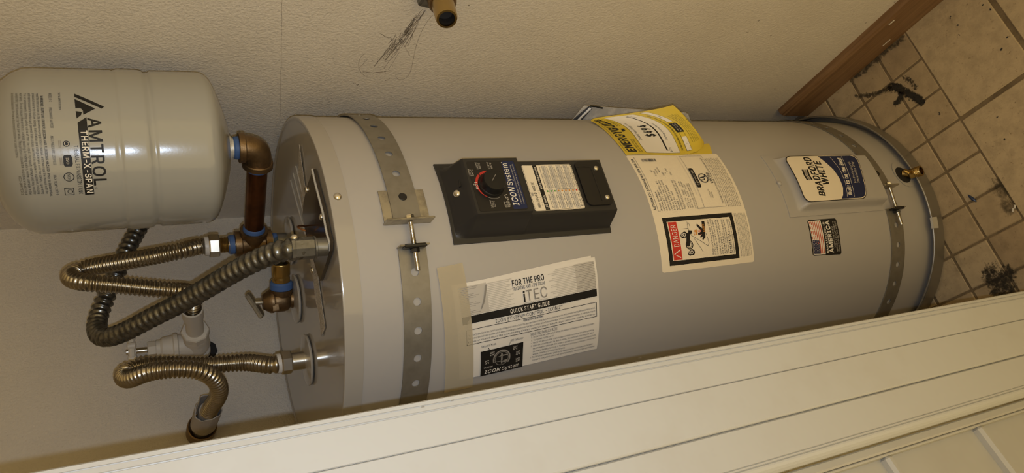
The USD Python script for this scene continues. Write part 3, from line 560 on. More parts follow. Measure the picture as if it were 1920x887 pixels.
r9 = np.random.default_rng(9); W_ = lambda n, s='0123456789ABCDEFGHKLMNPRST': ''.join(r9.choice(list(s), n))
for k, t in enumerate(['MODEL NUMBER', 'SERIAL NUMBER', 'CAPACITY US GAL. 40', 'UPPER ELEMENT WATTS 4500', 'LOWER ELEMENT WATTS 4500', 'TOTAL WATTS 4500', 'VOLTS AC 240', 'PHASE 1', 'WORKING PRESSURE 150 PSI', 'TEST PRESSURE 300 PSI']):
    y = 178-5.4*k; pr.text(t, 104, y, 3.0, K, w=min(58, 3.0*len(t))); 
    if k > 1: pr.text(['40', '4500', '4500', '4500', '240', '1', '150', '300'][k-2], 172+4*(k % 3), y, 3.0, K)
pr.lines('VOLTS    240    208|WATTS   4500   3380|WATTS   3500   2630', 106, 122, 2.7, K, 4.6, w=52); pr.lines('CAUTION: USE COPPER WIRE ONLY|SUITABLE FOR 0 INCH CLEARANCE', 104, 107, 2.4, K, 4.0, w=50)
xx = 196.
for k in range(30):
    w_ = r9.choice([.35, .6, .9]); pr.rect(205, 145+k*1.0, 212, 145+k*1.0+w_*.7, K)
pr.frame(104, 40, 216, 90, .6, 'grey_print'); pr.line([(104, 91), (104, 105)], 1.2, 'grey_print')
pr.line([(130, 96), (216, 96)], .5, 'light_grey_print')
pr.poly([(146, 79), (184, 79), (186, 81), (186, 86.5), (184, 88.5), (146, 88.5), (144, 86.5), (144, 81)], K); pr.text('CERTIFIED', 148, 81.8, 3.6, 'light_grey_print', w=33)
pr.ring(163, 66, 9.2, 1.7, K); pr.text('U', 157.5, 64.5, 8, K, bold=True); pr.text('L', 163.5, 60.5, 8, K, bold=True); pr.text('LISTED', 163, 49.5, 5.0, K, bold=True, w=24, anchor='c')
pr.text('HOUSEHOLD STORAGE TANK WATER HEATER', 110, 44.0, 3.4, K, w=100); pr.lines('TESTED TO|STANDARD', 122, 66, 2.6, K, 4.2, w=18)
warn = 'WARNING: TURN OFF POWER BEFORE SERVICING|Do not remove any covers or adjust the thermostat|until the electric power supply has been turned off.|Install in accordance with all local codes and the|National Electrical Code. A relief valve must be|installed at the time of installation. Fill the tank|with water before turning on the electric supply.|Failure to do so will damage the heating elements'
pr.lines(warn, 103, 35, 2.2, K, 4.0, w=106); pr.lines(warn.replace('WARNING: ', ''), 12, 28, 1.8, K, 3.3, w=78); pr.emit(rlp)

# sticker with the flag
fs = cylplace(68, 83, V(-119.8426, 0.3055), V(-105.6013, 0.3090), V(-105.5306, 0.3875), V(-119.1881, 0.3843), R)
fsp = part('origin_sticker', sheet(fs, 68, 83, 5), 'black_print', wh, 'black sticker with a striped flag')
pr = Print(fs); pr.rect(2, 46, 66, 80, 'white_print')
for k in range(7): pr.rect(3.5, 77.0-4.75*k, 64.5, 79.2-4.75*k, 'flag_red')
pr.rect(3.2, 60, 29, 79.5, 'navy_print')
for i in range(9):
    for j in range(11):
        if (i+j) % 2 == 0: pr.disc(5+2.25*j, 61.5+2.05*i, .55, 'white_print', 6)
pr.text('MANUFACTURED IN', 4, 37.5, 5.2, 'white_print', bold=True, w=58); pr.heavy('AMERICA', 4, 24.0, 10.8, 'white_print', w=60)
pr.text('USING THE FINEST', 14, 16.5, 4.0, 'light_grey_print', w=40); pr.text('MATERIALS & COMPONENTS', 6, 10.5, 4.0, 'light_grey_print', w=56); pr.text('FROM AROUND THE WORLD', 6, 4.6, 4.0, 'light_grey_print', w=56); pr.emit(fsp)

# drain valve
q = V(-88.1216, 0.0592); dn = rad(q[0]); dc = cp(q[0], q[1], R)
dv = part('drain_plate', slab(lambda u, v, o: cp(q[0]+math.degrees(.031*u*math.cos(v)/R), q[1]-.004+.029*u*math.sin(v), R+.0008+o), lin(.02, 1, 8), lin(0, 2*np.pi, 40), .001), 'heater_enamel', wh, 'round flap plate around the drain opening')
part('drain_hole', slab(lambda u, v, o: cp(q[0]-.6+math.degrees(.019*u*math.cos(v)/R), q[1]+.0015+.020*u*math.sin(v), R+.0021+o), lin(.02, 1, 5), lin(0, 2*np.pi, 32), .0003), 'hole_dark', dv)
o1 = dc+dn*.017+V(-.009, 0, -.010); od = unit(V(-.22, -.90, -.12))
part('drain_valve', cat(cylm(dc, o1, .0075), rev([(0, -.009), (.009, -.009), (.0105, -.005), (.0105, .003), (.0095, .006)], o1, od), thread(o1+od*.005, od, .0112, .011, .0026, 32, .0078)), 'brass', wh, 'brass drain valve')
part('drain_stem', cat(cylm(o1, o1+V(.002, -.002, .022), .0045), box(o1+V(.002, -.003, .026), (.013, .006, .009), .0015, axes=(V(.8, .3, .5), V(-.3, .9, 0), V(-.5, 0, .8)))), 'brass', wh)

# ================================================================== HANGING PAPERS
eg = thing('energy_label', 'yellow energy guide label peeling off the heater at its far edge', 'energy label', cp(-60, .54, R+.001))
ctl = [[V(0.0743, -0.2706, 0.7380), V(0.1186, -0.2544, 0.7374), V(0.1587, -0.2319, 0.7337), V(0.1877, -0.2131, 0.7353)],
       [V(0.0737, -0.2708, 0.6743), V(0.1154, -0.2569, 0.6706), V(0.1561, -0.2424, 0.6728), V(0.1913, -0.2217, 0.7106)],
       [V(0.0743, -0.2706, 0.6017), V(0.1117, -0.2683, 0.5986), V(0.1445, -0.2688, 0.6149), V(0.1784, -0.2528, 0.6629)],
       [V(0.1060, -0.2610, 0.5410), V(0.1189, -0.2781, 0.5659), V(0.1438, -0.2847, 0.5843), V(0.1686, -0.2894, 0.6062)]]
ctl = np.array(ctl)
from scipy.interpolate import make_interp_spline
_k = [0, 1/3, 2/3, 1]; _sv = make_interp_spline(_k, ctl, k=3, axis=0)
def egp(x, y, lift, W=150., H=205.):
    a, b = x/W, 1-y/H
    def P(a, b): return make_interp_spline(_k, _sv(b), k=3, axis=0)(a)
    p = P(a, b); e = 1e-3; du = P(a+e, b)-P(a-e, b); dv_ = P(a, b+e)-P(a, b-e); n = unit(np.cross(du, -dv_)); return p+n*(lift+.0004)
part('sheet', slab(lambda u, v, o: egp(u, v, o-.0003), lin(0, 150, 22), lin(0, 205, 26), .00025), 'yellow_paper', eg, smooth=True)
pr = Print(egp, 6.); E_ = 'black_print'
pr.rect(6, 84, 144, 152, 'paper', 7.); pr.line([(6, 84), (144, 84)], .6, E_); pr.line([(6, 152), (144, 152)], .6, E_); pr.line([(6, 84), (6, 152)], .5, E_)
pr.heavy('ENERGYGUIDE', 7, 171, 20, E_, w=135); pr.poly([(79, 166), (84, 159), (86, 161), (90, 157), (90, 166), (84, 166), (81, 170)], E_)
pr.text('U.S. Government', 7, 197, 3, E_, w=30); pr.text('Federal law prohibits removal of this label before consumer purchase.', 60, 197.5, 2.4, E_, w=82); pr.lines('Water Heater - Electric|Capacity (first hour rating)', 7, 163, 3, E_, 4.6, w=44); pr.lines('Model series|see rating label', 102, 163, 3, E_, 4.6, w=38)
pr.text('Estimated Yearly Energy Cost', 48, 143, 4.5, E_, w=62); pr.heavy('$494', 58, 115, 15, E_, w=40); pr.rect(14, 106.5, 138, 109.2, E_, 7.); pr.text('$478', 10, 99, 3.6, E_); pr.text('$510', 128, 99, 3.6, E_); pr.text('Cost Range of Similar Models', 47, 97, 3.6, E_, w=56)
pr.line([(14, 106), (14, 103)], .5, E_); pr.line([(138, 106), (138, 103)], .5, E_)
pr.text('First Hour Rating (How much hot water you get in the first hour of use)', 12, 75, 4.0, E_, bold=True, w=120)
pr.frame(8, 55, 146, 68, .6, E_); pr.rect(8.6, 55.6, 52, 67.4, 'paper', 7.); pr.rect(102, 55.6, 145.4, 67.4, 'paper', 7.); pr.rect(66, 53, 96, 71, E_, 7.); pr.text('Medium', 69, 63.5, 3.4, 'light_grey_print', w=24); pr.text('53 gal', 69, 57.5, 3.4, 'light_grey_print', w=24); pr.text('Low', 26, 60, 3.2, E_); pr.text('High', 118, 60, 3.2, E_)
pr.lines('Your cost will depend on your utility rates and use.|Cost range based only on models fueled by electricity.|Estimated energy cost based on a national average|electricity cost of 12 cents per kilowatt hour.|Estimated yearly energy use: 4119 kilowatt hours.', 30, 44, 3.2, E_, 6.2, w=92); pr.text('ftc.gov/energy', 62, 6.5, 3.4, E_, bold=True, w=38); pr.emit(eg)
tp_ = cylplace(30, 18, V(-74.7857, 0.5438), V(-67.8405, 0.5282), V(-71.1347, 0.5961), V(-74.8092, 0.6106), R)
part('torn_corner', sheet(tp_, 30, 18, 3), 'yellow_paper', eg, 'torn corner left stuck on the heater'); pr = Print(tp_)
for k in range(7): pr.line([(5+3*k, 12.5), (6+3*k, 9.5)], .5, E_)
pr.emit(eg)
gp_ = thing('quick_start_sheet', 'printed black and white instruction sheet taped sideways on the heater front', 'instruction sheet', cp(-128, .86, R+.001))
gs = cylplace(235, 150, V(-145.4423, 1.0850), V(-142.1862, 0.8550), V(-111.7385, 0.8647), V(-115.8960, 1.1003), R+.0012)
def wavy(x, y, l): return gs(x, y, l+.0011*math.sin(x*.035+.7)*math.sin(y*.06)*min(1, x/40))
part('sheet', sheet(wavy, 235, 150), 'paper', gp_, smooth=True)
part('under_sheet', sheet(lambda x, y, l: gs(x-3, y+3.0*min(1, max(0, (x-60)/120)), l-.0006), 232, 150), 'paper', gp_, 'second sheet just behind', smooth=True)
pr = Print(wavy, 6.)
for x0, x1, y in ((5, 48, 102), (196, 231, 102)): pr.rect(x0, y, x1, 145, 'light_grey_print')
for k in range(17):
    y = 103+2.5*k; pr.line([(5, y), (84+6*math.sin(k*2.1), y)], 1.1, 'light_grey_print'); pr.line([(156+7*math.sin(k*1.7), y), (231, y)], 1.1, 'light_grey_print')
    pr.line([(5, y), (26+9*math.sin(k*1.3), y)], .6, 'grey_print'); pr.line([(200+9*math.sin(k*1.9), y), (231, y)], .6, 'grey_print')
pr.poly([(46, 142), (49, 142), (42, 118), (36, 108), (35, 109), (40, 121)], 'grey_print')
pr.text('FOR THE PRO', 88, 131.5, 8.5, K, bold=True, w=54); pr.text('TRAINING AND TIPS FROM', 88, 124.5, 5.0, K, w=54); pr.text('i', 103, 105.5, 15, K, bold=True, sx=.9); pr.text('TEC', 108, 105.5, 16, 'grey_print', bold=False, w=36); pr.text('training center for professional installers', 103, 102.4, 1.8, 'grey_print', w=41)
pr.rect(5, 90, 231, 101.5, K); pr.text('QUICK START GUIDE', 80, 92.7, 5.8, 'white_print', bold=True, w=66); pr.text('ICON SYSTEM® CONTROL - ICON 2™', 56, 83, 5.2, K, w=112)
pr.frame(9, 57.5, 230, 81, .8, K); pr.text('Operations Overview', 100, 76.5, 3.2, K, bold=True, w=34)
pr.lines('The ICON System Electronic Control provides integrated control of both the upper and lower heating elements to achieve accurate, efficient water heating and temperature control.|The control automatically decides which element to energize based on temperature readings taken from both an upper and lower temperature sensor. A solid state relay or|contactor located above the lower heating element switches power to both upper and lower heating elements.', 11, 71, 2.6, K, 4.9, w=216)
pr.rect(30, -.5, 100, 43, K); pr.text('Setpoint Knob', 31, 49, 3.4, K, w=24); pr.text('LED Indicator', 78, 48.5, 3.4, K, w=22); pr.line([(42, 47.5), (44, 43)], .8, K); pr.line([(78, 47.5), (76, 43)], .6, K)
pr.ring(64, 24, 13.5, 2.2, 'grey_print', -40, 200); pr.disc(64, 24, 11.6, 'grey_print'); pr.disc(64, 24, 10.8, K); pr.rect(62.8, 15, 65.4, 33, 'grey_print')
for tx, x, y in (('60°F', 36, 24), ('110°F', 45, 36), ('130°F', 83, 37), ('140°F', 88, 27), ('150°F', 88, 15)): pr.text(tx, x, y, 2.8, 'white_print', w=7); pr.text('%d°C' % {36: 16, 45: 43}.get(x, {37: 54, 27: 60, 15: 66}.get(y, 0)), x, y-3.6, 2.8, 'white_print', w=7)
pr.text('VACATION', 35, 12.5, 2.6, 'white_print', w=14); pr.text('ICON', 36, 2.5, 6.2, 'white_print', bold=True, ital=.18, w=27); pr.text('System', 65, 2.5, 6.2, 'white_print', w=29)
pr.text('Quick Start Guide (Fill & Fill)', 112, 52, 3.4, K, w=46); pr.line([(112, 51), (158, 51)], .4, K)
for k, t in enumerate(['1.  Fill the tank until water runs from the hot outlet of all faucets in the plumbing system.', '2.  Turn power to the unit on.', '•   The LED will alternate amber-green for approximately 5 seconds as the control powers up.', '3.  Adjust the setpoint knob to the desired setting. The control will enter "Setpoint" only if', '    the temperature in the tank after power is applied is not to a temperature that calls for', '    the heating elements to turn on. A "Heating" will last to assure the tank is full of water', '    and the elements are functioning correctly.', '•   The LED will alternate amber-green during "Setpoint" as the control evaluates the heater', '    is properly filled and all systems are operating normally. The check lasts approximately']):
    tt = t.strip(); pr.text(tt, 113+(4 if t.startswith('  ') else 0), 46.0-5.0*k, 2.7, K, w=min(112, 1.32*len(tt)))
pr.emit(gp_)
mt = cylplace(38, 170, V(-149.0548, 1.1089), V(-148.7280, 1.0649), V(-109.8153, 1.0844), V(-110.6545, 1.1230), R)
part('masking_tape', slab(lambda x, y, o: mt(x, y, .0022+o), lin(0, 38, 8), lin(0, 170, 26), .0002), 'masking_tape', gp_, 'strip of cream masking tape over one edge', smooth=True)
bk = thing('manual_packet', 'bagged folded manuals wedged between the heater and the right wall', 'manual packet', V(0.2229, -0.1757, 0.6105))
def bag(sh, dz, th, x0):
    a, b, c, d, e = V(0.2415, -0.1419, 0.7178), V(0.2494, -0.1778, 0.6949), V(0.2002, -0.2239, 0.5072), V(0.1907, -0.1893, 0.4720), V(0.2496, -0.1063, 0.6886)
    o = (FW*dz)+RT*sh; q = [p+o for p in (a, b, c, d, e)]; q[1] = q[1]-UP*x0
    bot = [p+FW*th for p in q]; return trimesh.convex.convex_hull(np.array(q+bot))
part('plastic_bag', bag(0, 0, .004, 0), 'bag_film', bk, smooth=False); part('booklet', bag(-.002, .006, .005, -.004), 'black_print', bk, smooth=False); part('booklet', bag(.004, .014, .006, -.010), 'paper', bk, smooth=False)
sp = [V(0.2340, -0.1537, 0.7279), V(0.2275, -0.1593, 0.7126), V(0.2392, -0.1845, 0.6964), V(0.2448, -0.1837, 0.7024)]; part('booklet_spine', trimesh.convex.convex_hull(np.array(sp+[p+FW*.004 for p in sp])), 'black_print', bk, 'dark booklet edge', smooth=False)
sp = [V(0.2288, -0.1591, 0.7229), V(0.2274, -0.1610, 0.7184), V(0.2373, -0.1852, 0.7000), V(0.2408, -0.1855, 0.7025)]; part('bag_edge', trimesh.convex.convex_hull(np.array(sp+[p+FW*.002 for p in sp])), 'bag_film', bk, smooth=False)
part('bag_fold', sweep([V(0.2474, -0.1804, 0.6972), V(0.2431, -0.1846, 0.6864), V(0.2382, -0.1865, 0.6745)], .0016, 8), 'black_print', bk)

# ================================================================== SEISMIC STRAPS
def band(z0, z1, cells, r, holes=True):
    """Metal band; cells = list of (phi0, phi1, has hole)."""
    zc, hw = (z0+z1)/2, (z1-z0)/2; out = []; th = .0011
    for p0, p1, hole in cells:
        pc = (p0+p1)/2; hs = math.radians((p1-p0)/2)*r; rr = .0056; n = 32
        P = lambda s, z, o: cp(pc+math.degrees(s/r), zc+z, r+o)
        if not hole:
            us = lin(-hs, hs, 7); vs = lin(-hw, hw, 3); out.append(grid(lambda u, v: P(u, v, th), us, vs))
        else:
            a = np.linspace(0, 2*np.pi, n, endpoint=False); sq = []
            for t in a:
                c, s = math.cos(t), math.sin(t); k = 1/max(abs(c), abs(s)); sq.append((hs*max(-1, min(1, c*k)), hw*max(-1, min(1, s*k))))
            rings = [[(rr*math.cos(t), rr*math.sin(t)) for t in a]]
            for f in (.35, .7, 1.): rings.append([((1-f)*rr*math.cos(t)+f*x, (1-f)*rr*math.sin(t)+f*y) for t, (x, y) in zip(a, sq)])
            vs = [P(x, y, th) for rg in rings for x, y in rg]+[P(x, y, -.0004) for x, y in rings[0]]; fs_ = []
            for i in range(3):
                for j in range(n):
                    k = (j+1) % n; fs_ += [(i*n+j, (i+1)*n+j, (i+1)*n+k), (i*n+j, (i+1)*n+k, i*n+k)]
            for j in range(n):
                k = (j+1) % n; fs_ += [(4*n+j, j, k), (4*n+j, k, 4*n+k)]
            out.append(trimesh.Trimesh(vs, fs_, process=False))
        for zz, sg in ((-hw, 1), (hw, -1)):
            g = grid(lambda u, v: P(u, zz, v), lin(-hs, hs, 7), [-.0006, th]); 
            if sg < 0: g.invert()
            out.append(g)
    m = cat(*out); m.merge_vertices(); return m
def strap(name, label, zc, hz, lip, clip, first_r, first_l, plate):
    st = thing(name, label, 'metal strap', cp(lip, zc, R)); rs = R+(.0032 if plate else .0012); pitch = 8.13
    cells = [(lip, first_r-pitch/2, False)]; f = first_r
    while f < 75: cells.append((f-pitch/2, f+pitch/2, True)); f += pitch
    part('band', band(zc-hz, zc+hz, cells, rs), 'strap_steel', st, smooth=30)
    cells = [(first_l+pitch/2, clip, False)]; f = first_l
    while f > -285: cells.append((f-pitch/2, f+pitch/2, True)); f -= pitch
    part('band', band(zc-hz, zc+hz, [(min(a, b), max(a, b), h) for a, b, h in cells], R+.0012), 'strap_steel', st, smooth=30)
    ln, tn = rad(lip), V(-rad(lip)[1], rad(lip)[0], 0)
    if plate:
        part('backing_plate', slab(lambda p, z, o: cp(p, z, R+.0008+o), lin(lip+.2, lip+10.3, 12), lin(zc-.0325, zc+.0325, 4), .0018), 'galvanized', st, 'wider plate under the band end', smooth=30)
        hw = .0345
    else: hw = .023
    part('bracket_lip', box(cp(lip, zc, R+.0095), (.0205, .0028, 2*hw), .0012, axes=(ln, tn, V(0, 0, 1))), 'galvanized', st)
    p0 = cp(lip, zc-.001, R+.0105)-tn*.002; clp = rad(clip); ctn = V(-clp[1], clp[0], 0)
    p1 = cp(clip-6.8, zc-.001, R+.0125)
    part('bolt_head', hexnut(cp(lip, zc-.001, R+.0105)+tn*.0015, tn, .0062, .006), 'screw_steel', st)
    d = unit(p1-p0); part('threaded_rod', thread(p0, d, .0037, np.linalg.norm(p1-p0), .0014, 14), 'screw_steel', st)
    part('band_end_lip', box(cp(clip, zc, R+.0085), (.0165, .0016, 2*hz+.003), .0006, axes=(clp, ctn, V(0, 0, 1))), 'galvanized', st)
    c = p0+d*(np.dot(cp(clip, zc, R+.01)-p0, d)); part('nut_plate', box(c+clp*.001-ctn*.001, (.014, .0055, 2*hz-.008), .0015, axes=(clp, ctn, V(0, 0, 1))), 'gloss_black', st, 'black clamp plate')
    part('nut', hexnut(c-ctn*.004, -ctn, .0065, .0055), 'gloss_black', st)
    part('band_bolt', cylm(cp(first_r-8.13 if plate else first_r-8.13, zc, rs), cp(first_r-8.13, zc, rs+.0022), .0060, 16), 'gloss_black', st)
strap('upper_strap', 'upper perforated steel strap around the heater, beside the control panel', 1.1546, .0198, -97.2, -104.2, -81.2, -111.2, True)
strap('lower_strap', 'lower perforated steel strap around the heater, just above the drain pan', .1390, .0202, -94.6, -103.8, -79.4, -110.4, False)

# ================================================================== DRAIN PAN
dp = thing('drain_pan', 'round aluminium drain pan with rolled rim under the heater', 'drain pan', (0, 0, 0))
ZP, RP = .0425, .2935
part('pan_wall', rev([(0, .0095), (RP-.006, .0095), (RP-.0005, .012), (RP+.001, ZP), (RP+.002, ZP), (RP, .006), (RP-.004, .0012), (0, .0012)], (0, 0, 0), n=200), 'pan_metal', dp)
rim = []
for t in np.linspace(0, 2*np.pi, 201)[:-1]:
    w = 1+.0028*math.sin(3*t+.6)+.0016*math.sin(11*t+1.); rim.append(V(RP*w*math.cos(t), RP*w*math.sin(t), ZP+.0012*math.sin(7*t)))
rim.append(rim[0]); part('rolled_rim', sweep(rim, .0020, 10, False), 'pan_metal', dp)
q = V(-111.1327, 0.0409); part('rim_clip', slab(lambda p, z, o: cp(q[0]+p, ZP-.004+z, RP+.0015+o), lin(-2.2, 2.2, 6), lin(-.006, .0105, 3), .0048), 'light_metal', dp, 'folded metal clip on the rim', smooth=30)

# ================================================================== PIPES ABOVE THE HEATER
TZC = 1.3145; TEE = V(HOT[0], HOT[1], TZC); EL = V(0.1708, -0.1612, 1.3108); EL = V(EL[0], EL[1], 1.3125); bd = unit(EL-TEE); zz = V(0, 0, 1)
hp = thing('expansion_pipe', 'bronze elbow, brown pipe and tee linking the heater to the small tank', 'pipe fitting', TEE)
part('tee', cat(rev([(0, -.029), (.0190, -.029), (.0215, -.0285), (.0215, -.019), (.0185, -.0175), (.0178, 0), (.0185, .0175), (.0215, .019), (.0215, .0285), (.0190, .029), (0, .029)], TEE, zz, 40), rev([(.0178, 0), (.0180, .016), (.0185, .0175), (.0218, .0195), (.0218, .0285), (.0195, .029), (0, .029)], TEE, bd, 40)), 'bronze', hp)
part('pipe', cylm(TEE+bd*.02, EL-bd*.02, .0152), 'copper_dark', hp, 'brown tarnished pipe between tee and elbow')
for c, d, s in ((TEE+bd*.029, bd, 1), (EL-bd*.0335, -bd, 1), (EL+zz*.029, zz, 1)): part('sealing_tape', rev([(.0152, -.001), (.0176, -.0005), (.0172, .004), (.0160, .0065), (.0152, .007)], c, d, 36), 'blue_tape', hp, 'blue thread sealing tape')
pe = [EL+zz*.027, EL+zz*.0215]+[EL+(zz*.020)*(1-t)**2+(-bd*.020)*t**2 for t in np.linspace(0, 1, 14)]+[EL-bd*.022, EL-bd*.028]
part('elbow', cat(sweep(pe, .0196, 32), rev([(.0, .019), (.0215, .019), (.0228, .0202), (.0228, .0282), (.0215, .029), (0, .029)], EL, zz, 40), rev([(.0, .0245), (.0215, .0245), (.0228, .0257), (.0228, .0332), (.0215, .034), (0, .034)], EL, -bd, 40)), 'bronze', hp)
en = unit(-FW-(-FW@bd)*bd*.3); pr = Print(lambda x, y, l: EL+en*.0200+unit(np.cross(zz, en))*(x/1000.)*1+zz*(y/1000.)+en*l)
part('adapter', cat(thread(TEE+zz*.028, zz, .0128, .030), rev([(.0, 0), (.0150, 0), (.0152, .002), (.0150, .009), (0, .009)], TEE+zz*.029, zz)), 'brass', hp, 'shiny brass threaded adapter')
part('sealing_tape', rev([(.0130, 0), (.0160, .0005), (.0163, .007), (.0140, .010), (.0128, .010)], TEE+zz*.029, zz, 36), 'blue_tape', hp, 'blue thread sealing tape')

ET = V(EL[0], EL[1], 0)
xt = thing('expansion_tank', 'small grey enamelled thermal expansion tank standing on the bronze elbow', 'expansion tank', ET+V(0, 0, 1.345))
RTK = .1083
def tank_prof():
    z0, z1 = 1.3786, 1.6131; p = [(0, 1.3530), (.018, 1.3537), (.045, 1.3592), (.075, 1.3684), (.092, 1.3749), (.1005, 1.3793), (.1055, 1.3843), (.1078, 1.3901), (RTK, 1.3958)]
    za, zb = 1.4581, 1.4977
    p += [(RTK, zb-.040), (RTK-.0002, za-.006), (RTK-.0026, za-.003), (RTK-.0026, za+.002), (RTK+.0002, za+.005), (RTK+.0012, za+.010), (RTK+.0012, zb-.006), (RTK+.0004, zb-.003), (RTK-.0008, zb), (RTK+.0004, zb+.003), (RTK, zb+.006)]
    p = [q for q in p if not (q[1] == zb-.040)]
    p += [(RTK, z1-.026), (RTK-.001, z1-.016), (.1020, z1-.004), (.092, z1+.008), (.074, z1+.019), (.046, z1+.026), (0, z1+.029)]
    return p
TD = unit(zz-unit(V(FW[0], FW[1], 0))*.034-unit(V(RT[0], RT[1], 0))*.020); TP0 = V(ET[0], ET[1], 1.3507)
TM = trimesh.geometry.align_vectors(zz, TD)[:3, :3]; _w = np.cross(zz, TD); _c = zz@TD; _k = np.array([[0, -_w[2], _w[1]], [_w[2], 0, -_w[0]], [-_w[1], _w[0], 0]]); TM = np.eye(3)+_k+_k@_k/(1+_c)
def lean(m): m.vertices = (m.vertices-TP0)@TM.T+TP0; return m
part('shell', lean(rev(tank_prof(), ET, n=160)), 'tank_enamel', xt, smooth=50)
part('nozzle', cat(cylm(EL+zz*.030, V(ET[0], ET[1], 1.3567), .0150), rev([(.0150, 0), (.0182, .001), (.0182, .008), (.0150, .009)], EL+zz*.0385, zz, 24)), 'light_metal', xt)
c0 = V(-125.3155, 1.5591); ca = math.radians(1)*RTK*1000
def tk(x, y, l): return TM@(cp(c0[0]-x/ca, c0[1]-y/1000., RTK+l)+ET-TP0)+TP0   # reading towards the floor side, x from the middle, y downwards the tank
A = lambda q: (-(q[0]-c0[0])*ca, (c0[1]-q[1])*1000.)
pr = Print(tk)
for poly in ([V(-83.2952, 1.5411), V(-94.0093, 1.5101), V(-95.4871, 1.5131), V(-86.1441, 1.5412)], [V(-87.9661, 1.5412), V(-95.5608, 1.5200), V(-100.0296, 1.5332), V(-96.7062, 1.5335), V(-95.1238, 1.5359), V(-95.1797, 1.5410)], [V(-97.3755, 1.5411), V(-98.1014, 1.5347), V(-100.2417, 1.5357), V(-102.7363, 1.5407)]):
    pr.poly([A(p) for p in poly], 'black_print', 4.)
b0, b1, b2, b3, b4 = A(V(-105.5040, 1.5401)), A(V(-101.7256, 1.5302)), A(V(-153.9594, 1.5306)), A(V(-153.7428, 1.5398)), A(V(-131.2989, 1.5400))
pr.poly([b0, b1, (b2[0], b1[1]), (b2[0], b0[1])], 'black_print', 5.)
x0, x1 = A(V(-110.5178, 1.5305))[0], A(V(-152.6582, 1.5327))[0]; pr.text('THERM-X-SPAN', x0, b0[1]+2.4, (b1[1]-b0[1])*.68, 'white_print', bold=True, w=x1-x0)
x0, x1 = A(V(-102.0852, 1.5274))[0], A(V(-147.3397, 1.5173))[0]; yb, yt = A(V(-117.5385, 1.5290))[1], A(V(-117.5611, 1.5154))[1]
pr.text('AMTROL', x0, yb, yt-yb, 'black_print', bold=True, w=x1-x0); pr.ring(x1+4, yb+1.5, 1.0, .4, 'black_print')
x0, x1 = A(V(-120.2634, 1.5440))[0], A(V(-153.2348, 1.5437))[0]; yb = b0[1]-6.4; pr.text('THERMAL EXPANSION TANK', x0, yb, 4.4, 'black_print', w=x1-x0)
for px_, pw in ((265, 0), (297, 1), (327, 2), (354, 3)):
    x, y = A({265: V(-119.2086, 1.5538), 297: V(-130.1361, 1.5543), 327: V(-140.6918, 1.5549), 354: V(-150.9164, 1.5563)}[px_])
    if pw == 0: pr.disc(x, y, 3.6, 'black_print'); pr.ring(x, y, 2.2, .6, 'light_grey_print')
    elif pw == 1: pr.poly([(x-7, y-3), (x-5, y-4.5), (x+5, y-4.5), (x+7, y-3), (x+7, y+3.5), (x+4, y+5), (x-4, y+5), (x-7, y+3.5)], 'black_print'); pr.text('ISO', x-4, y-1.5, 3, 'light_grey_print')
    elif pw == 2: pr.ring(x, y, 5.2, .8, 'black_print'); pr.text('NSF', x-4, y-1.4, 3, 'black_print', w=8)
    else: pr.frame(x-5, y-5, x+5, y+5, .7, 'black_print'); pr.ring(x, y+1, 2.6, .6, 'black_print')
    if pw < 2: pr.rect(x-4, y-8.2, x+5, y-7.2, 'grey_print'); pr.rect(x-4, y-6.4, x+5, y-5.6, 'grey_print')
x0 = A(V(-82.6615, 1.5580))[0]; pr.text('www.amtrol.com', x0, A(V(-89.5505, 1.5581))[1], 2.8, 'black_print', w=26)
yl = A(V(-107.0693, 1.5678))[1]; x0, x1 = A(V(-83.3510, 1.5680))[0], A(V(-154.5239, 1.5765))[0]; w_ = x1-x0
for t, f, g_ in (('MODEL: 5-C', 0, .1), ('PRECHARGE: 40 PSIG', .16, .2), ('MAX PRESSURE: 150 PSIG', .43, .26), ('MAX TEMP: 200° F', .78, .2)): pr.text(t, x0+w_*f, yl-3*f*1.2, 2.9, 'black_print', ital=.15, w=w_*g_)
body = ['WARNING: RUPTURE OR EXPLOSION AND FLOODING HAZARD. Prior to installation,', 'read the instructions in the accompanying product manual, and then read the manual with the', 'product. Failure to follow sizing, installation and use guide will void the safety, operating', 'and maintenance information and general instructions can result in rupture or explosion, including', 'It is not and properly sizing safety valve of that they result in property damage and may void the', 'warranty. Do not reuse the product unless testing is finding valve, water damage in the', 'completely and is used all for four per wide. This product should be inspected annually by a', 'licensed professional. For use with domestic potable hot water systems.']
yb = A(V(-107.1038, 1.5765))[1]
for k, t in enumerate(body): pr.text(t, x0+(4 if k == 0 else 0), yb-4.15*k, 2.7, 'black_print', w=w_*(.96 if k < 7 else .62), ital=.12, bold=(k == 0))
pr.text('XCD-UP97 ED01', x0+w_*.78, yb-4.15*7, 2.6, 'black_print', w=w_*.18); pr.emit(xt)

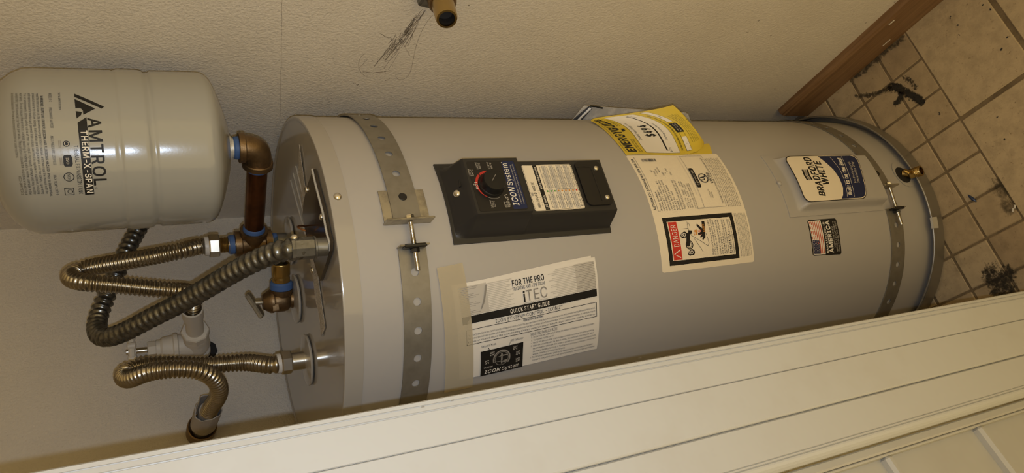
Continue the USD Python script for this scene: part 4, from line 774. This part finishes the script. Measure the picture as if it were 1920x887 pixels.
# flexible connectors
def hexring(node, o, d, label=None):
    part('coupling_nut', hexnut(o, d, .0185, .0165), 'steel', node, label, smooth=15); part('white_washer', rev([(.0, .0165), (.0155, .0165), (.016, .0175), (.0155, .0225), (0, .0225)], o, d, 28), 'white_plastic', node)
f1 = thing('flexible_connector', 'corrugated steel water connector from the brass adapter on the tee to the gate valve', 'water connector', TEE+zz*.055)
n0 = TEE+zz*.052; hexring(f1, n0, zz)
GV0, GVB, GVO = V(0.0153, 0.2880, 1.3991), V(0.0256, 0.2320, 1.4110), V(0.0292, 0.1300, 1.4098)
pts = [n0+zz*.020, n0+zz*.034, V(0.0899, 0.0036, 1.4238), V(0.0915, 0.0214, 1.4692), V(0.1018, 0.0563, 1.5258), V(0.1041, 0.0743, 1.5656), V(0.0908, 0.0631, 1.5784), V(0.0731, 0.0439, 1.5733), V(0.0602, 0.0302, 1.5537), V(0.0525, 0.0284, 1.5224), V(0.0431, 0.0298, 1.4797), V(0.0366, 0.0364, 1.4354), V(0.0418, 0.0616, 1.4139), V(0.0426, 0.0932, 1.4085), GVO+V(0, -.010, .0)]
part('corrugated_hose', corrugated(pts, .0139, .0026, .0064), 'flex_steel', f1, smooth=60)
f2 = thing('flexible_connector', 'looped corrugated steel connector from the near nipple to the sleeved wall stub', 'water connector', COLD+zz*.03)
n0 = COLD+zz*.026; hexring(f2, n0, zz)
pts = [n0+zz*.020, n0+zz*.034, V(-0.0937, 0.0469, 1.3424), V(-0.0848, 0.0608, 1.3916), V(-0.0686, 0.0807, 1.4509), V(-0.0608, 0.0935, 1.4952), V(-0.0709, 0.0872, 1.5149), V(-0.0875, 0.0648, 1.5097), V(-0.0924, 0.0337, 1.4863), V(-0.0980, 0.0168, 1.4456), V(-0.1051, 0.0207, 1.4136), V(-0.1142, 0.0446, 1.3928), V(-0.1231, 0.0826, 1.3859), V(-0.1269, 0.1254, 1.3916), V(-0.1308, 0.1602, 1.3987)]
part('corrugated_hose', corrugated(pts, .0139, .0026, .0064), 'flex_steel', f2, smooth=60)

# electrical conduit with its clamp
ec = thing('electrical_conduit', 'dark grey flexible metal conduit looping from the heater top up behind the small tank', 'conduit', V(-0.0153, -0.1876, 1.2587))
k0 = V(-0.0463, -0.2477, 1.2605); k1 = k0+V(.0, .0, .0); kd = unit(V(0.0009, -0.1560, 1.2664)-k0)
kd = unit(V(0, .01, 1)); K1 = k0+kd*.016
part('clamp_connector', cat(hexnut(K1, kd, .0148, .030, 8, .3), cylm(k0, K1, .0124), rev([(.0124, 0), (.0152, .001), (.0152, .003), (.0124, .004)], K1-kd*.002, kd), hexnut(K1+kd*.026, kd, .0158, .005, 8, .3)), 'zinc_cast', ec, 'zinc clamp connector', smooth=20)
sd = unit(RT*.9-FW*.45); pan_screw(K1+kd*.024+sd*.0165, sd, .0052, ec, 'clamp_screw'); part('clamp_ear', cat(cylm(K1+kd*.024+sd*.006, K1+kd*.024+sd*.017, .0054, 16)), 'zinc_cast', ec)
ke = K1+kd*.024
dp_ = lambda p: float((p-EYE)@FW)
pts = [ke-kd*.004, ke+kd*.008, V(-0.0415, -0.2279, 1.3277), V(-0.0366, -0.1913, 1.3539), V(-0.0333, -0.1484, 1.3813), V(-0.0298, -0.0777, 1.4267), V(-0.0267, -0.0135, 1.4754), V(-0.0239, 0.0396, 1.5158), V(-0.0107, 0.0786, 1.5403), V(0.0147, 0.1090, 1.5495), V(0.0480, 0.1288, 1.5470), V(0.0865, 0.1336, 1.5338), V(0.1316, 0.1393, 1.5166), V(0.1869, 0.1504, 1.4960), V(0.2359, 0.1641, 1.4746), V(0.2869, 0.1665, 1.4568)]
part('flexible_sheath', corrugated(pts, .0150, .0034, .0122, 24, 1.3), 'conduit_steel', ec, smooth=55)

# relief valve
tv = thing('relief_valve', 'bronze relief valve with lever and open brass nipple standing on the heater top', 'relief valve', TP)
T1 = TP+zz*.0245; to = unit(RT*.955-FW*.34); to = unit(V(to[0], to[1], 0))
part('valve_body', cat(rev([(0, -.024), (.0145, -.024), (.0150, -.016), (.0135, -.013), (.0175, -.009), (.0192, -.003), (.0192, .008), (.0178, .012), (.0198, .0135), (.0198, .018), (.0165, .023), (.012, .030), (0, .031)], T1, zz, 40), rev([(.0165, -.004), (.0165, .012), (.0182, .016), (.0182, .021), (.016, .022), (0, .022)], T1, to, 36)), 'bronze', tv)
part('body_plate', box(T1-FW*.0188+zz*.002-RT*.010, (.011, .012, .005), .001, axes=(zz, np.cross(zz, FW), -FW)), 'bronze', tv)
part('sealing_tape', rev([(.0150, 0), (.0182, .0005), (.0180, .010), (.0160, .0125), (.0140, .013)], T1+to*.0215, to, 36), 'blue_tape', tv)
part('outlet_nipple', rev([(.0140, 0), (.0146, .003), (.0141, .006), (.0145, .008), (.0138, .010), (.0137, .012), (.0146, .014), (.0146, .032), (.0136, .0335), (.0112, .0335), (.0108, .0), (0, 0)], T1+to*.032, to, 40), 'brass', tv, 'open brass threaded nipple')
part('nipple_bore', rev([(.0109, .0), (.0109, .027), (.0104, .0), (0, 0.001)], T1+to*.032, to, 30), 'hole_dark', tv)
lv = T1+zz*.042-RT*.004; la = unit(zz*.50+RT*.86); lb = unit(np.cross(la, FW))
part('lever', cat(box(lv, (.046, .0075, .016), .0022, axes=(la, lb, np.cross(la, lb))), cylm(T1+zz*.026, T1+zz*.042, .0040, 14)), 'galvanized', tv)

# gate valve and wall stubs
gv = thing('gate_valve', 'paint-splashed gate valve with small handwheel on the back wall stub', 'gate valve', GV0)
gd = unit(GVO-GV0); B = GV0+gd*(np.linalg.norm(GVB-GV0)*.80); L = np.linalg.norm(GVO-GV0)
part('wall_tailpiece', cylm(GV0-gd*.006, GV0+gd*L, .0148), 'painted_valve', gv)
part('valve_body', cat(rev([(0, -.036), (.0205, -.036), (.0215, -.034), (.0215, -.022), (.018, -.018), (.0225, 0), (.018, .018), (.0215, .022), (.0215, .034), (.0205, .036), (0, .036)], B, gd, 32), rev([(.0205, 0), (.0205, .030), (.0235, .032), (.0235, .038), (.0205, .040), (.0185, .056), (.0150, .060), (.0150, .066), (0, .066)], B, zz, 32)), 'painted_valve', gv, smooth=30)
part('union_nut', hexnut(B+gd*.036, gd, .0235, .020, 8), 'painted_valve', gv, smooth=15)
part('packing_nut', hexnut(B+zz*.066, zz, .0135, .014), 'painted_valve', gv, smooth=15); part('stem', cat(cylm(B+zz*.080, B+zz*.114, .0048, 16)), 'steel', gv)
hw = B+zz*.104; wl = [sweep([hw+.027*(1+.05*math.cos(6*t))*V(math.cos(t), math.sin(t), 0) for t in np.linspace(0, 2*np.pi, 49)], .0052, 10, False), rev([(0, -.006), (.009, -.006), (.009, .006), (0, .006)], hw)]
for k in range(4): t = k*math.pi/2+.4; wl.append(cylm(hw, hw+.027*V(math.cos(t), math.sin(t), 0), .0038, 10))
for k in range(8): t = k*math.pi/4; wl.append(rev([(0, -.007), (.0055, -.006), (.0065, 0), (.0055, .006), (0, .007)], hw+.0285*V(math.cos(t), math.sin(t), 0), zz, 10))
part('handwheel', cat(*wl), 'painted_valve', gv)
part('wall_hole', rev([(0, -.0012), (.0215, -.0012), (.021, -.0004), (0, -.0004)], GV0+V(.004, -.0015, -.012), (0, 1, 0), 9), 'hole_dark', gv, 'dark rough hole in the plaster')
part('tube_sleeve', rev([(.0152, 0), (.0168, 0), (.0172, .028), (.0158, .030), (.0152, .030)], GVO-gd*.002, gd, 32), 'painted_valve', gv)
ws = thing('wall_stub', 'water pipe stub with loose grey sleeve beside the door casing', 'pipe stub', V(-0.1357, 0.2880, 1.4106))
w0, w1 = V(-0.1321, 0.2880, 1.4094), V(-0.1246, 0.1696, 1.3986); wd = unit(w1-w0); LW_ = np.linalg.norm(w1-w0)
part('stub_pipe', cylm(w0-wd*.02, w1, .0145), 'grey_tube', ws)
part('cup_fitting', rev([(.0150, -.01), (.0235, -.01), (.0245, .006), (.0245, .022), (.0225, .023), (.0222, .008), (.0150, .006)], w0+wd*(LW_*.10), wd, 40), 'bronze', ws)
sl = [w0+wd*(LW_*f) for f in (.42, .6, .8, 1.0)]; x_, y_, _ = basis(wd)
def sleeve(u, v, o):
    t = u*2*np.pi*.93; r_ = .0190+.0022*u+o+.0006*math.sin(9*t)*v; hgt = LW_*.42+(LW_*.50+.022*math.sin(t+2.2)**2)*v; return w0+wd*hgt+r_*(math.cos(t+1)*x_+math.sin(t+1)*y_)
part('loose_sleeve', slab(sleeve, lin(0, 1, 40), lin(0, 1, 8), .0016), 'grey_tube', ws, 'torn grey cardboard-like sleeve', smooth=50)
rp = thing('brass_stub', 'brass threaded pipe end sticking out of the right wall above the scuff', 'pipe stub', V(0.3025, -0.3690, 1.0522))
b0 = V(0.3025, -0.3771, 1.0565); b1 = V(0.2299, -0.3948, 1.0684); bdir = unit(b1-b0); Lb = np.linalg.norm(b1-b0)
part('nipple', cat(rev([(.0170, Lb*.35), (.0172, Lb*.42), (.0160, Lb-.004), (.0148, Lb), (.0118, Lb), (.0112, Lb-.022), (0, Lb-.022)], b0, bdir, 40)), 'brass', rp)
part('bore', rev([(.0116, Lb-.018), (.0116, Lb-.004), (.0113, Lb-.019), (0, Lb-.0215)], b0, bdir, 24), 'hole_dark', rp)
part('coupling', rev([(.0, -.02), (.0205, -.02), (.0215, 0), (.0215, Lb*.40), (.019, Lb*.46), (.015, Lb*.46)], b0, bdir, 40), 'bronze', rp)
part('wall_plate', box(b0+V(-.010, .012, .017), (.012, .020, .030), .003, axes=(V(1, 0, .1), V(0, 1, .3), V(-.1, -.3, 1))), 'zinc_cast', rp, 'crumpled silver metal scrap behind the brass')
